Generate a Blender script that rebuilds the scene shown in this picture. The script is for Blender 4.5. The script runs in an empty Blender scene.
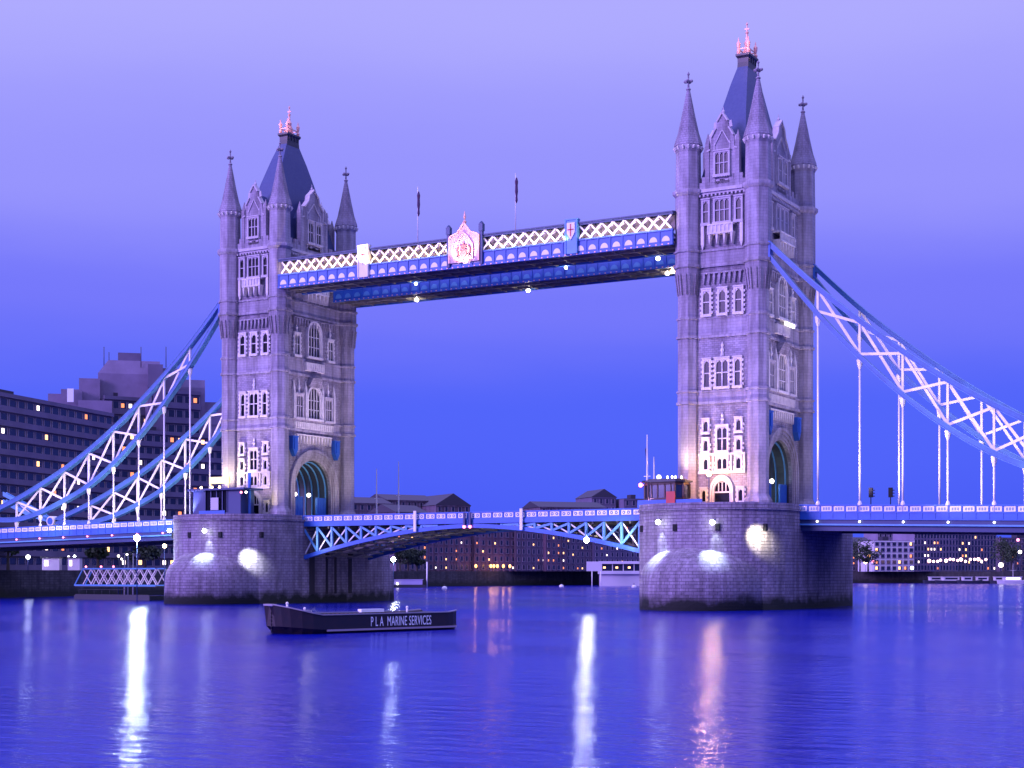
import bpy, bmesh, math, random
from mathutils import Matrix, Vector
random.seed(7)
SC = bpy.context.scene
COL = SC.collection
PI = math.pi

# ------------------------------------------------------------------ camera
CX, CY, CZ, YAW, FPX, YH = 83.77, -215.56, -8.08, 0.517, 1576.8, 572.5
cd = bpy.data.cameras.new('camera'); cam = bpy.data.objects.new('camera', cd); COL.objects.link(cam)
cam.location = (CX, CY, CZ); cam.rotation_euler = (PI/2, 0, YAW)
cd.sensor_width = 36.0; cd.lens = FPX/1024*36.0; cd.shift_y = (YH-384)/1024
cd.clip_start = 0.5; cd.clip_end = 12000
SC.camera = cam

# ------------------------------------------------------------------ sky
w = bpy.data.worlds.new('World'); SC.world = w; w.use_nodes = True
nt = w.node_tree; nt.nodes.clear()
N = nt.nodes.new; L = nt.links.new
tc = N('ShaderNodeTexCoord'); sx = N('ShaderNodeSeparateXYZ'); L(tc.outputs['Generated'], sx.inputs[0])
mp = N('ShaderNodeMapping'); mp.inputs['Scale'].default_value = (2.2, 2.2, 9.0); L(tc.outputs['Generated'], mp.inputs[0])
no = N('ShaderNodeTexNoise'); no.inputs['Scale'].default_value = 1.3; no.inputs['Detail'].default_value = 5; no.inputs['Roughness'].default_value = .5
L(mp.outputs[0], no.inputs['Vector'])
m1 = N('ShaderNodeMath'); m1.operation = 'MULTIPLY_ADD'; L(no.outputs['Fac'], m1.inputs[0]); m1.inputs[1].default_value = 0.055
L(sx.outputs['Z'], m1.inputs[2])
m2 = N('ShaderNodeMath'); m2.operation = 'SUBTRACT'; L(m1.outputs[0], m2.inputs[0]); m2.inputs[1].default_value = 0.0275
cr = N('ShaderNodeValToRGB'); L(m2.outputs[0], cr.inputs[0])
cr.color_ramp.interpolation = 'EASE'
els = [(0.0, (.060, .100, .92)), (0.10, (.085, .132, .96)), (0.17, (.18, .19, .97)), (0.24, (.31, .30, .99)),
       (0.34, (.43, .41, 1.0)), (0.5, (.40, .38, 1.0)), (1.0, (.38, .35, 1.0))]
e = cr.color_ramp.elements
e[0].position, e[0].color = els[0][0], (*els[0][1], 1)
e[1].position, e[1].color = els[-1][0], (*els[-1][1], 1)
for p_, c_ in els[1:-1]:
    k = e.new(p_); k.color = (*c_, 1)
# the upper dome is brighter than the band seen behind the bridge
m3 = N('ShaderNodeMapRange'); L(sx.outputs['Z'], m3.inputs[0])
m3.inputs[1].default_value = .42; m3.inputs[2].default_value = .8; m3.inputs[3].default_value = 1.0; m3.inputs[4].default_value = 3.0
bg = N('ShaderNodeBackground'); L(cr.outputs[0], bg.inputs[0]); L(m3.outputs[0], bg.inputs[1])
wo = N('ShaderNodeOutputWorld'); L(bg.outputs[0], wo.inputs[0])

# ------------------------------------------------------------------ last glow of the west, low behind the camera
sd = bpy.data.lights.new('sun', 'SUN'); sd.energy = 5.0; sd.angle = math.radians(24); sd.color = (.50, .32, 1.0)
so = bpy.data.objects.new('sun', sd); COL.objects.link(so)
so.rotation_euler = Vector((0.42, 0.86, -0.28)).to_track_quat('-Z', 'Y').to_euler()
SC.view_settings.view_transform = 'Standard'; SC.view_settings.look = 'None'
SC.view_settings.exposure = 0.0; SC.view_settings.gamma = 1.0; SC.view_settings.use_curve_mapping = False
SC.cycles.max_bounces = 6; SC.cycles.use_denoising = True
try: SC.cycles.sample_clamp_indirect = 6.0
except Exception: pass

# ------------------------------------------------------------------ helpers
CS, SN = math.cos(YAW), math.sin(YAW)
def at(x, f, y=None, z=None):
    r = (x-512)/FPX*f
    zz = z if z is not None else CZ+(YH-y)*f/FPX
    return Vector((CX+r*CS-f*SN, CY+r*SN+f*CS, zz))

def M(name, col, rough=.7, metal=0.0, col2=None, nscale=1.5, bump=0.0, bscale=20, emit=None, es=0.0, spec=None):
    m = bpy.data.materials.new(name); m.use_nodes = True; t = m.node_tree; b = t.nodes['Principled BSDF']
    b.inputs['Base Color'].default_value = (*col, 1); b.inputs['Roughness'].default_value = rough; b.inputs['Metallic'].default_value = metal
    if spec is not None: b.inputs['Specular IOR Level'].default_value = spec
    if col2 or bump:
        tcn = t.nodes.new('ShaderNodeTexCoord')
    if col2:
        n = t.nodes.new('ShaderNodeTexNoise'); n.inputs['Scale'].default_value = nscale; n.inputs['Detail'].default_value = 6; n.inputs['Roughness'].default_value = .65
        t.links.new(tcn.outputs['Object'], n.inputs['Vector'])
        r = t.nodes.new('ShaderNodeValToRGB'); r.color_ramp.elements[0].position = .35; r.color_ramp.elements[1].position = .68
        r.color_ramp.elements[0].color = (*col, 1); r.color_ramp.elements[1].color = (*col2, 1)
        t.links.new(n.outputs['Fac'], r.inputs[0]); t.links.new(r.outputs[0], b.inputs['Base Color'])
    if bump:
        n2 = t.nodes.new('ShaderNodeTexNoise'); n2.inputs['Scale'].default_value = bscale; n2.inputs['Detail'].default_value = 4
        t.links.new(tcn.outputs['Object'], n2.inputs['Vector'])
        bp = t.nodes.new('ShaderNodeBump'); bp.inputs['Strength'].default_value = bump; bp.inputs['Distance'].default_value = .1
        t.links.new(n2.outputs['Fac'], bp.inputs['Height']); t.links.new(bp.outputs[0], b.inputs['Normal'])
    if emit:
        b.inputs['Emission Color'].default_value = (*emit, 1); b.inputs['Emission Strength'].default_value = es
    return m

def stone(name, c1, c2, mortar, bw=1.1, bh=.5, ms=.03, algae=False, stain=.5, bump=.6):
    m = bpy.data.materials.new(name); m.use_nodes = True; t = m.node_tree; b = t.nodes['Principled BSDF']
    Nn = t.nodes.new; Ln = t.links.new
    uv = Nn('ShaderNodeUVMap'); uv.uv_map = 'UVMap'
    br = Nn('ShaderNodeTexBrick'); Ln(uv.outputs[0], br.inputs['Vector'])
    br.inputs['Scale'].default_value = 1; br.inputs['Brick Width'].default_value = bw; br.inputs['Row Height'].default_value = bh
    br.inputs['Mortar Size'].default_value = ms; br.inputs['Mortar Smooth'].default_value = .3; br.inputs['Bias'].default_value = -.1
    br.inputs['Color1'].default_value = (*c1, 1); br.inputs['Color2'].default_value = (*c2, 1); br.inputs['Mortar'].default_value = (*mortar, 1)
    g = Nn('ShaderNodeTexCoord')
    n = Nn('ShaderNodeTexNoise'); n.inputs['Scale'].default_value = .35; n.inputs['Detail'].default_value = 8; n.inputs['Roughness'].default_value = .7
    mpp = Nn('ShaderNodeMapping'); mpp.inputs['Scale'].default_value = (1, 1, .35); Ln(g.outputs['Object'], mpp.inputs[0]); Ln(mpp.outputs[0], n.inputs['Vector'])
    r = Nn('ShaderNodeValToRGB'); r.color_ramp.elements[0].position = .35; r.color_ramp.elements[1].position = .7
    k = 1-stain
    r.color_ramp.elements[0].color = (k, k, k, 1); r.color_ramp.elements[1].color = (1, 1, 1, 1); Ln(n.outputs['Fac'], r.inputs[0])
    mx = Nn('ShaderNodeMix'); mx.data_type = 'RGBA'; mx.blend_type = 'MULTIPLY'; mx.inputs[0].default_value = 1
    Ln(br.outputs['Color'], mx.inputs[6]); Ln(r.outputs[0], mx.inputs[7]); out = mx.outputs[2]
    m5 = Nn('ShaderNodeMapping'); m5.inputs['Scale'].default_value = (1.7, 1.7, .10); Ln(g.outputs['Object'], m5.inputs[0])
    n5 = Nn('ShaderNodeTexNoise'); n5.inputs['Scale'].default_value = .8; n5.inputs['Detail'].default_value = 5; Ln(m5.outputs[0], n5.inputs['Vector'])
    r5 = Nn('ShaderNodeValToRGB'); r5.color_ramp.elements[0].position = .38; r5.color_ramp.elements[1].position = .55
    r5.color_ramp.elements[0].color = (.62, .60, .60, 1); r5.color_ramp.elements[1].color = (1, 1, 1, 1); Ln(n5.outputs['Fac'], r5.inputs[0])
    mx5 = Nn('ShaderNodeMix'); mx5.data_type = 'RGBA'; mx5.blend_type = 'MULTIPLY'; mx5.inputs[0].default_value = .8
    Ln(out, mx5.inputs[6]); Ln(r5.outputs[0], mx5.inputs[7]); out = mx5.outputs[2]
    if algae:
        s = Nn('ShaderNodeSeparateXYZ'); ge = Nn('ShaderNodeNewGeometry'); Ln(ge.outputs['Position'], s.inputs[0])
        n3 = Nn('ShaderNodeTexNoise'); n3.inputs['Scale'].default_value = .5; n3.inputs['Detail'].default_value = 6; Ln(ge.outputs['Position'], n3.inputs['Vector'])
        a = Nn('ShaderNodeMath'); a.operation = 'MULTIPLY_ADD'; Ln(n3.outputs['Fac'], a.inputs[0]); a.inputs[1].default_value = 3.2; Ln(s.outputs['Z'], a.inputs[2])
        q = Nn('ShaderNodeMapRange'); Ln(a.outputs[0], q.inputs[0]); q.inputs[1].default_value = -10.6; q.inputs[2].default_value = -9.3
        mx2 = Nn('ShaderNodeMix'); mx2.data_type = 'RGBA'; Ln(q.outputs[0], mx2.inputs[0]); mx2.inputs[6].default_value = (.012, .016, .010, 1); Ln(out, mx2.inputs[7]); out = mx2.outputs[2]
    Ln(out, b.inputs['Base Color']); b.inputs['Roughness'].default_value = .85
    bp = Nn('ShaderNodeBump'); bp.inputs['Strength'].default_value = bump; bp.inputs['Distance'].default_value = .08
    n4 = Nn('ShaderNodeTexNoise'); n4.inputs['Scale'].default_value = 3; n4.inputs['Detail'].default_value = 6; Ln(g.outputs['Object'], n4.inputs['Vector'])
    ad = Nn('ShaderNodeMath'); ad.operation = 'MULTIPLY_ADD'; Ln(br.outputs['Fac'], ad.inputs[0]); ad.inputs[1].default_value = -1.0; Ln(n4.outputs['Fac'], ad.inputs[2])
    Ln(ad.outputs[0], bp.inputs['Height']); Ln(bp.outputs[0], b.inputs['Normal'])
    return m

class MB:
    def __init__(s): s.bm = bmesh.new(); s.T = Matrix.Identity(4); s.smooth = False
    def v(s, co): return s.bm.verts.new(s.T @ Vector(co))
    def f(s, vs, m=0, sm=False):
        try:
            fa = s.bm.faces.new(vs); fa.material_index = m; fa.smooth = sm; return fa
        except ValueError: return None
    def box(s, x0, x1, y0, y1, z0, z1, m=0):
        V = [s.v((x, y, z)) for z in (z0, z1) for y in (y0, y1) for x in (x0, x1)]
        for q in ((0,2,3,1),(4,5,7,6),(0,1,5,4),(2,6,7,3),(0,4,6,2),(1,3,7,5)): s.f([V[i] for i in q], m)
        return s
    def rings(s, rs, m=0, cap=True, sm=False, closed=True):
        R = [[s.v(p) for p in r] for r in rs]
        n = len(R[0])
        for a, b in zip(R, R[1:]):
            for i in range(n if closed else n-1):
                j = (i+1) % n; s.f([a[i], a[j], b[j], b[i]], m, sm)
        if cap: s.f(list(reversed(R[0])), m); s.f(R[-1], m)
        return s
    def prism(s, poly, z0, z1, m=0, k=1.0):
        return s.rings([[(x, y, z0) for x, y in poly], [(x*k, y*k, z1) for x, y in poly]], m)
    def lathe(s, cx, cy, prof, n=8, m=0, rot=None, sm=False):
        a0 = PI/n if rot is None else rot
        return s.rings([[(cx+r*math.cos(a0+2*PI*i/n), cy+r*math.sin(a0+2*PI*i/n), z) for i in range(n)] for r, z in prof], m, True, sm)
    def ext(s, poly, y0, y1, m=0):   # poly in (x,z), extruded along y
        return s.rings([[(x, y1, z) for x, z in poly], [(x, y0, z) for x, z in poly]], m)
    def beam(s, p, q, w, h, m=0):
        p, q = Vector(p), Vector(q); d = (q-p).normalized()
        up = Vector((0, 0, 1)) if abs(d.z) < .98 else Vector((0, 1, 0))
        a = d.cross(up).normalized()*w/2; b = a.normalized().cross(d).normalized()*h/2
        return s.rings([[p-a-b, p+a-b, p+a+b, p-a+b], [q-a-b, q+a-b, q+a+b, q-a+b]], m)
    def tube(s, p, q, r0, r1=None, n=8, m=0):
        r1 = r0 if r1 is None else r1
        p, q = Vector(p), Vector(q); d = (q-p).normalized()
        up = Vector((0, 0, 1)) if abs(d.z) < .98 else Vector((0, 1, 0))
        a = d.cross(up).normalized(); b = a.cross(d)
        R = lambda c, r: [c+(a*math.cos(2*PI*i/n)+b*math.sin(2*PI*i/n))*r for i in range(n)]
        return s.rings([R(p, r0), R(q, r1)], m, True, n > 7)
    def ball(s, c, r, m=0, n=8, sz=1.0):
        c = Vector(c); pr = []
        k = n//2
        for i in range(k+1):
            a = -PI/2+PI*i/k; pr.append((max(r*math.cos(a), .001), c.z+r*sz*math.sin(a)))
        return s.lathe(c.x, c.y, pr, n, m, 0, True)
    def mesh(s, name, mats):
        bmesh.ops.recalc_face_normals(s.bm, faces=s.bm.faces)
        uv = s.bm.loops.layers.uv.new('UVMap')
        for fa in s.bm.faces:
            n = fa.normal
            if abs(n.z) > .85:
                for l in fa.loops: l[uv].uv = (l.vert.co.x, l.vert.co.y)
            else:
                t = Vector((-n.y, n.x, 0)).normalized()
                for l in fa.loops: l[uv].uv = (l.vert.co.dot(t), l.vert.co.z)
        me = bpy.data.meshes.new(name); s.bm.to_mesh(me); s.bm.free()
        for m in (mats if isinstance(mats, (list, tuple)) else [mats]): me.materials.append(m)
        return me
    def build(s, name, mats, parent=None, **k): return link(name, s.mesh(name, mats), parent, **k)

def link(name, me, parent=None, loc=None, rz=None, label=None, cat=None, group=None, kind=None):
    o = bpy.data.objects.new(name, me); COL.objects.link(o)
    if parent: o.parent = parent
    if loc is not None: o.location = loc
    if rz is not None: o.rotation_euler = (0, 0, rz)
    if label: o['label'] = label
    if cat: o['category'] = cat
    if group: o['group'] = group
    if kind: o['kind'] = kind
    return o
def thing(name, label, cat, loc=(0, 0, 0), rz=0, group=None):
    return link(name, None, None, loc, rz, label, cat, group)
def copy_tree(o, parent=None, **k):
    c = o.copy(); COL.objects.link(c); c.parent = parent
    for ch in list(o.children): copy_tree(ch, c)
    for a, b in k.items():
        if a == 'loc': c.location = b
        elif a == 'rz': c.rotation_euler = (0, 0, b)
        else: c[a] = b
    return c

def spot(loc, target, energy, col, size=60, blend=.6, radius=.15):
    d = bpy.data.lights.new('floodlight_beam', 'SPOT'); d.energy = energy; d.color = col; d.spot_size = math.radians(size); d.spot_blend = blend; d.shadow_soft_size = radius
    o = bpy.data.objects.new('floodlight_beam', d); COL.objects.link(o); o.location = loc
    o.rotation_euler = (Vector(target)-Vector(loc)).to_track_quat('-Z', 'Y').to_euler(); return o
def area(loc, target, energy, col, sx_, sy_):
    d = bpy.data.lights.new('strip_beam', 'AREA'); d.shape = 'RECTANGLE'; d.size = sx_; d.size_y = sy_; d.energy = energy; d.color = col
    o = bpy.data.objects.new('strip_beam', d); COL.objects.link(o); o.location = loc
    o.rotation_euler = (Vector(target)-Vector(loc)).to_track_quat('-Z', 'Y').to_euler(); return o
def point(loc, energy, col, r=.15):
    d = bpy.data.lights.new('lamp_glow', 'POINT'); d.energy = energy; d.color = col; d.shadow_soft_size = r
    o = bpy.data.objects.new('lamp_glow', d); COL.objects.link(o); o.location = loc; return o

# ------------------------------------------------------------------ materials
ST = stone('ashlar_stone', (.46, .42, .48), (.40, .365, .42), (.29, .265, .31), 1.0, .42, .018, stain=.45, bump=.4)
RB = stone('rock_faced_granite', (.45, .41, .47), (.31, .28, .33), (.22, .195, .24), .6, .3, .02, stain=.5)
PS = stone('pier_granite', (.38, .33, .39), (.28, .24, .29), (.15, .125, .16), 1.0, .44, .03, algae=True, stain=.5, bump=1.0)
DR = M('portland_dressing', (.72, .68, .64), .8, col2=(.52, .48, .46), nscale=1.2)
DR2 = M('darker_dressing', (.52, .48, .50), .8, col2=(.38, .35, .37), nscale=1.2)  # darker dressing tone, mostly on the upper storeys
SLATE = M('roof_slate', (.028, .045, .14), .5, col2=(.04, .06, .16), nscale=2.5, bump=.4, bscale=6)
LEAD = M('dark_lead', (.03, .033, .045), .5)
CABGLASS = M('cabin_glass', (.02, .03, .06), .12, spec=.9)
GLASS = M('window_glass', (.006, .007, .014), .15, spec=.12)
BLUE = M('blue_steel', (.02, .12, .46), .5, col2=(.016, .09, .36), nscale=.8)
LBLUE = M('light_blue_steel', (.09, .30, .56), .5, col2=(.07, .24, .46), nscale=.8)
BLUE2 = M('mid_blue_steel', (.07, .20, .42), .5, col2=(.05, .15, .34), nscale=.8)
CBLUE = M('chain_blue', (.03, .12, .34), .5, col2=(.022, .09, .27), nscale=.8)
DBLUE = M('dark_blue_steel', (.014, .035, .12), .5)
WHITE = M('white_painted_steel', (.80, .77, .72), .5, col2=(.70, .67, .62), nscale=.7)
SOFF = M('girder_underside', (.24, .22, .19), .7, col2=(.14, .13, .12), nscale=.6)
GOLD = M('gilded_crest', (.80, .42, .30), .4, .1)
ROAD = M('asphalt', (.05, .05, .05), .9)
BLACK = M('black_opening', (.006, .006, .008), .9)
RED = M('red_paint', (.45, .03, .02), .5)
WOOD = M('dark_cabin_timber', (.06, .03, .025), .6)
LW = M('lamp_white', (1, 1, 1), emit=(.85, .92, 1.0), es=30)
LWW = M('lamp_star_white', (1, 1, 1), emit=(.80, .92, 1.0), es=420)
LY = M('lamp_warm', (1, 1, 1), emit=(1.0, .70, .32), es=16)
LO = M('lamp_orange', (1, .6, .2), emit=(1.0, .42, .10), es=5)
LR = M('lamp_pink_red', (1, .3, .4), emit=(1.0, .18, .28), es=6)
LG = M('lamp_soft_white', (1, 1, 1), emit=(1, .88, .74), es=7)
SILLGLOW = M('sill_glow', (1, 1, 1), emit=(1, .95, .9), es=2.0)

# ================================================================== water and land
m = bpy.data.materials.new('river_water'); m.use_nodes = True; t = m.node_tree; b = t.nodes['Principled BSDF']
b.inputs['Base Color'].default_value = (.001, .007, .24, 1); b.inputs['Roughness'].default_value = .13; b.inputs['IOR'].default_value = 1.18
g = t.nodes.new('ShaderNodeNewGeometry')
mpn = t.nodes.new('ShaderNodeMapping'); mpn.inputs['Rotation'].default_value = (0, 0, -YAW+.25); mpn.inputs['Scale'].default_value = (.5, 1.3, 1); t.links.new(g.outputs['Position'], mpn.inputs[0])
n1 = t.nodes.new('ShaderNodeTexNoise'); n1.inputs['Scale'].default_value = .75; n1.inputs['Detail'].default_value = 4; n1.inputs['Roughness'].default_value = .58
n2 = t.nodes.new('ShaderNodeTexNoise'); n2.inputs['Scale'].default_value = .045; n2.inputs['Detail'].default_value = 2
t.links.new(mpn.outputs[0], n1.inputs['Vector']); t.links.new(mpn.outputs[0], n2.inputs['Vector'])
rr = t.nodes.new('ShaderNodeMapRange'); t.links.new(n2.outputs['Fac'], rr.inputs[0]); rr.inputs[1].default_value = .35; rr.inputs[2].default_value = .65; rr.inputs[3].default_value = .12; rr.inputs[4].default_value = .19
t.links.new(rr.outputs[0], b.inputs['Roughness'])
bp = t.nodes.new('ShaderNodeBump'); bp.inputs['Strength'].default_value = .8; bp.inputs['Distance'].default_value = .17
t.links.new(n1.outputs['Fac'], bp.inputs['Height']); t.links.new(bp.outputs[0], b.inputs['Normal'])
WATER = m; WZ = -13.08
mb = MB(); mb.f([mb.v(p) for p in ((-6000, -6000, WZ), (6000, -6000, WZ), (6000, 9000, WZ), (-6000, 9000, WZ))]); mb.build('water', WATER, kind='structure')

LAND = M('dark_ground', (.05, .05, .045), .9, col2=(.03, .035, .03), nscale=.05)
QUAY = stone('quay_wall', (.10, .095, .09), (.06, .058, .055), (.03, .03, .03), 1.4, .5, .04, algae=True, stain=.6)
shore = [(-158, -400), (-158, 60), (-221, 238), (-214, 300), (-196, 384), (-150, 515), (-75, 560), (250, 800), (1500, 1700)]
poly = shore + [(1500, 8500), (-5500, 8500), (-5500, -400)]
mb = MB(); R0 = [mb.v((x, y, WZ-2)) for x, y in poly]; R1 = [mb.v((x, y, -7.6)) for x, y in poly]
for i in range(len(poly)):
    j = (i+1) % len(poly); mb.f([R0[i], R0[j], R1[j], R1[i]], 1)
mb.f(R1, 0); mb.build('ground', [LAND, QUAY], kind='structure')

# ================================================================== piers
def lancet(hw, ys, yt, n=14, p=.92):      # half outline from (hw,ys) to (0,yt) as a pointed curve
    pts = []
    for i in range(n+1):
        a = i/n*PI/2; pts.append((hw*(math.cos(a)**p if i < n else 0), ys+(yt-ys)*math.sin(a)))
    return pts
def outline(hw, ys, yt):
    q = lancet(hw, -ys, -yt)       # +x side front (negative y)
    front = q + [(-x, y) for x, y in reversed(q[:-1])]
    back = [(-x, -y) for x, y in front]
    return front + back
HW = 10.8
PXR, PXL, TXR, TXL = .9, -83.2, .4, -82.6
SLOTSHADE = M('slot_shade', (.035, .032, .035), .9)
def make_pier():
    root = thing('bridge_pier', 'x', 'pier')
    mb = MB(); ol = outline(HW, 12.5, 22.5)
    mb.rings([[(x, y, WZ-2) for x, y in ol], [(x, y, .25) for x, y in ol]], 0, True)
    o1 = outline(HW+.18, 12.6, 22.8); mb.rings([[(x, y, .25) for x, y in o1], [(x, y, .5) for x, y in o1]], 0)
    mb.build('pier_body', [PS], root)
    for sg in (1, -1):              # parapet round each nose
        mb = MB()
        q = lancet(HW+.05, -12.5, -22.6); full = [(HW+.05, -9.9)] + q + [(-x, y) for x, y in reversed(q[:-1])] + [(-HW-.05, -9.9)]
        inn = [(x*.955, y*.972+.0) for x, y in full]
        if sg < 0: full = [(-x, -y) for x, y in full]; inn = [(-x, -y) for x, y in inn]
        rings = [[(*full[i], .5), (*full[i], 1.2), (*inn[i], 1.2), (*inn[i], .5)] for i in range(len(full))]
        mb.rings(rings, 0, True); mb.build('parapet_wall', [PS], root)
    for sg in (1, -1):              # cutwaters with their rounded hoods
        mb = MB(); q = lancet(9.8, -11.5, -27.2, 18, 1.06); rs = []
        full = q + [(-x, y) for x, y in reversed(q[:-1])]
        lev = [(WZ-2, 1.02), (-9.0, 1.0)] + [(-9.0+5.9*math.sin(a*PI/2/9), math.cos(a*PI/2/9)) for a in range(1, 10)]
        for z, k in lev:
            k = max(k, .01)
            rs.append([(x*(k**.8)*sg, (-11.5+(y+11.5)*k)*sg, z) for x, y in full])
        mb.rings(rs, 0, True, True); mb.build('cutwater', [PS], root)
    mb = MB(); mb.box(-4.2, 4.2, -16, -15.6, .5, .9)     # low plinth
    mb.build('plinth', [ST], root)
    for x in (-8.3, -2.0, 3.9, 9.0):  # drain openings under the coping
        yy = -12.5-10*math.sqrt(max(0, 1-(abs(x)/HW)**(2/.92)))
        mb = MB(); mb.box(-.28, .28, -.18, .8, -.45, .45); mb.build('drain_opening', [BLACK], root, loc=(x, yy-.02, -2.1))
    # machinery recesses in the two long sides, shade painted as dark slabs
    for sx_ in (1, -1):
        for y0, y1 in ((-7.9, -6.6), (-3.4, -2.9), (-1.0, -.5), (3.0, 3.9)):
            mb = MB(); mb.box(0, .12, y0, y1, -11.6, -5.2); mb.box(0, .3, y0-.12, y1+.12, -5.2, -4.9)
            mb.build('recess_shade', [SLOTSHADE], root, loc=(HW if sx_ > 0 else -HW-.3, 0, 0))
    return root
pierR = make_pier(); pierR['label'] = 'nearer right granite river pier, rounded nose with bright white and yellow light patches'; pierR['category'] = 'pier'; pierR['group'] = 'granite river piers'
pierR.location = (PXR, 0, 0)
pierL = copy_tree(pierR, loc=(PXL, 0, 0), label='farther left granite river pier behind the black barge')
for ch in list(pierR.children):
    if ch.name.startswith('recess_shade'): bpy.data.objects.remove(ch)


# ================================================================== tower
TX, TY = 5.1, 9.15
WIN = {}
def window_meshes(wd, h, lights, rows=2, arch=False, quoin=True):
    key = (wd, h, lights, rows, arch, quoin); mt = DR if quoin else DR2
    if key in WIN: return WIN[key]
    mb = MB(); bw = .26; y0, y1 = -.34, .05
    mb.box(-wd/2-bw, -wd/2, y0, y1, -bw, h+bw); mb.box(wd/2, wd/2+bw, y0, y1, -bw, h+bw)
    mb.box(-wd/2, wd/2, y0, y1, h, h+bw); mb.box(-wd/2-bw-.08, wd/2+bw+.08, y0-.16, y1, -bw-.14, -.02)
    mb.box(-wd/2-bw-.06, wd/2+bw+.06, y0-.12, y1, h+bw+.002, h+bw+.16)
    if quoin:
        k = 0; z = .05
        while z < h-.2:
            for sg in (-1, 1):
                xx = sg*(wd/2+bw); mb.box(min(xx, xx+sg*.22), max(xx, xx+sg*.22), y0+.05, y1, z, z+.32)
            z += .66
    lw = wd/lights
    for i in range(1, lights): mb.box(-wd/2+lw*i-.07, -wd/2+lw*i+.07, y0+.08, y1, 0, h)
    for r in range(1, rows):
        zz = h*(.52 if rows == 2 else r/rows); mb.box(-wd/2, wd/2, y0+.10, y1, zz-.07, zz+.07)
    for i in range(lights):          # pointed heads
        xa = -wd/2+lw*i; xb = xa+lw; xm = (xa+xb)/2; hh = min(lw*.7, h*.3)
        mb.ext([(xa, h-.001), (xa, h-hh), (xa+lw*.16, h-hh*.45), (xm, h-.03)], y0+.11, y1-.1)
        mb.ext([(xb, h-.001), (xb, h-hh), (xb-lw*.16, h-hh*.45), (xm, h-.03)], y0+.11, y1-.1)
    f = mb.mesh('window', [mt])
    mb = MB(); mb.box(-wd/2, wd/2, -.06, .04, 0, h); p = mb.mesh('pane', [GLASS])
    WIN[key] = (f, p); return WIN[key]
def arched_window_meshes(wd, h, lights):
    key = ('a', wd, h, lights)
    if key in WIN: return WIN[key]
    mb = MB(); r = wd/2; zs = h-r; n = 12
    A = [(r*math.cos(PI*i/n), zs+r*1.12*math.sin(PI*i/n)) for i in range(n+1)]
    def ring(o0, o1, ya, yb):
        I = [(r+o0, 0)] + [((r+o0)*math.cos(PI*i/n), zs+(r*1.12+o0)*math.sin(PI*i/n)) for i in range(n+1)] + [(-r-o0, 0)]
        O = [(r+o1, 0)] + [((r+o1)*math.cos(PI*i/n), zs+(r*1.12+o1)*math.sin(PI*i/n)) for i in range(n+1)] + [(-r-o1, 0)]
        mb.rings([[(a[0], ya, a[1]), (b[0], ya, b[1]), (b[0], yb, b[1]), (a[0], yb, a[1])] for a, b in zip(I, O)], 0)
    ring(0, .25, -.3, .05); ring(.26, .55, -.45, .05)
    mb.box(-r-.6, r+.6, -.6, .05, -.35, -.01)
    for i in range(1, lights):
        x = -r+wd*i/lights; zt = zs+r*1.12*math.sqrt(max(0, 1-(x/r)**2)); mb.box(x-.07, x+.07, -.24, .05, 0, zt)
    for zz in (h*.3, h*.62): 
        mb.box(-r, r, -.2, .05, zz-.06, zz+.06)
    f = mb.mesh('window', [DR])
    mb = MB(); mb.ext([(r, 0)]+A+[(-r, 0)], -.06, .04); p = mb.mesh('pane', [GLASS])
    WIN[key] = (f, p); return WIN[key]

def place_win(parent, rz, D, u, z, meshes, name='window'):
    loc = Matrix.Rotation(rz, 3, 'Z') @ Vector((u, -D, z))
    o = link(name, meshes[0], parent, loc, rz)
    link('pane', meshes[1], o); return o
def place(parent, rz, D, u, z, mb, name, mats):
    loc = Matrix.Rotation(rz, 3, 'Z') @ Vector((u, -D, z))
    return mb.build(name, mats, parent, loc=loc, rz=rz)

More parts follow.
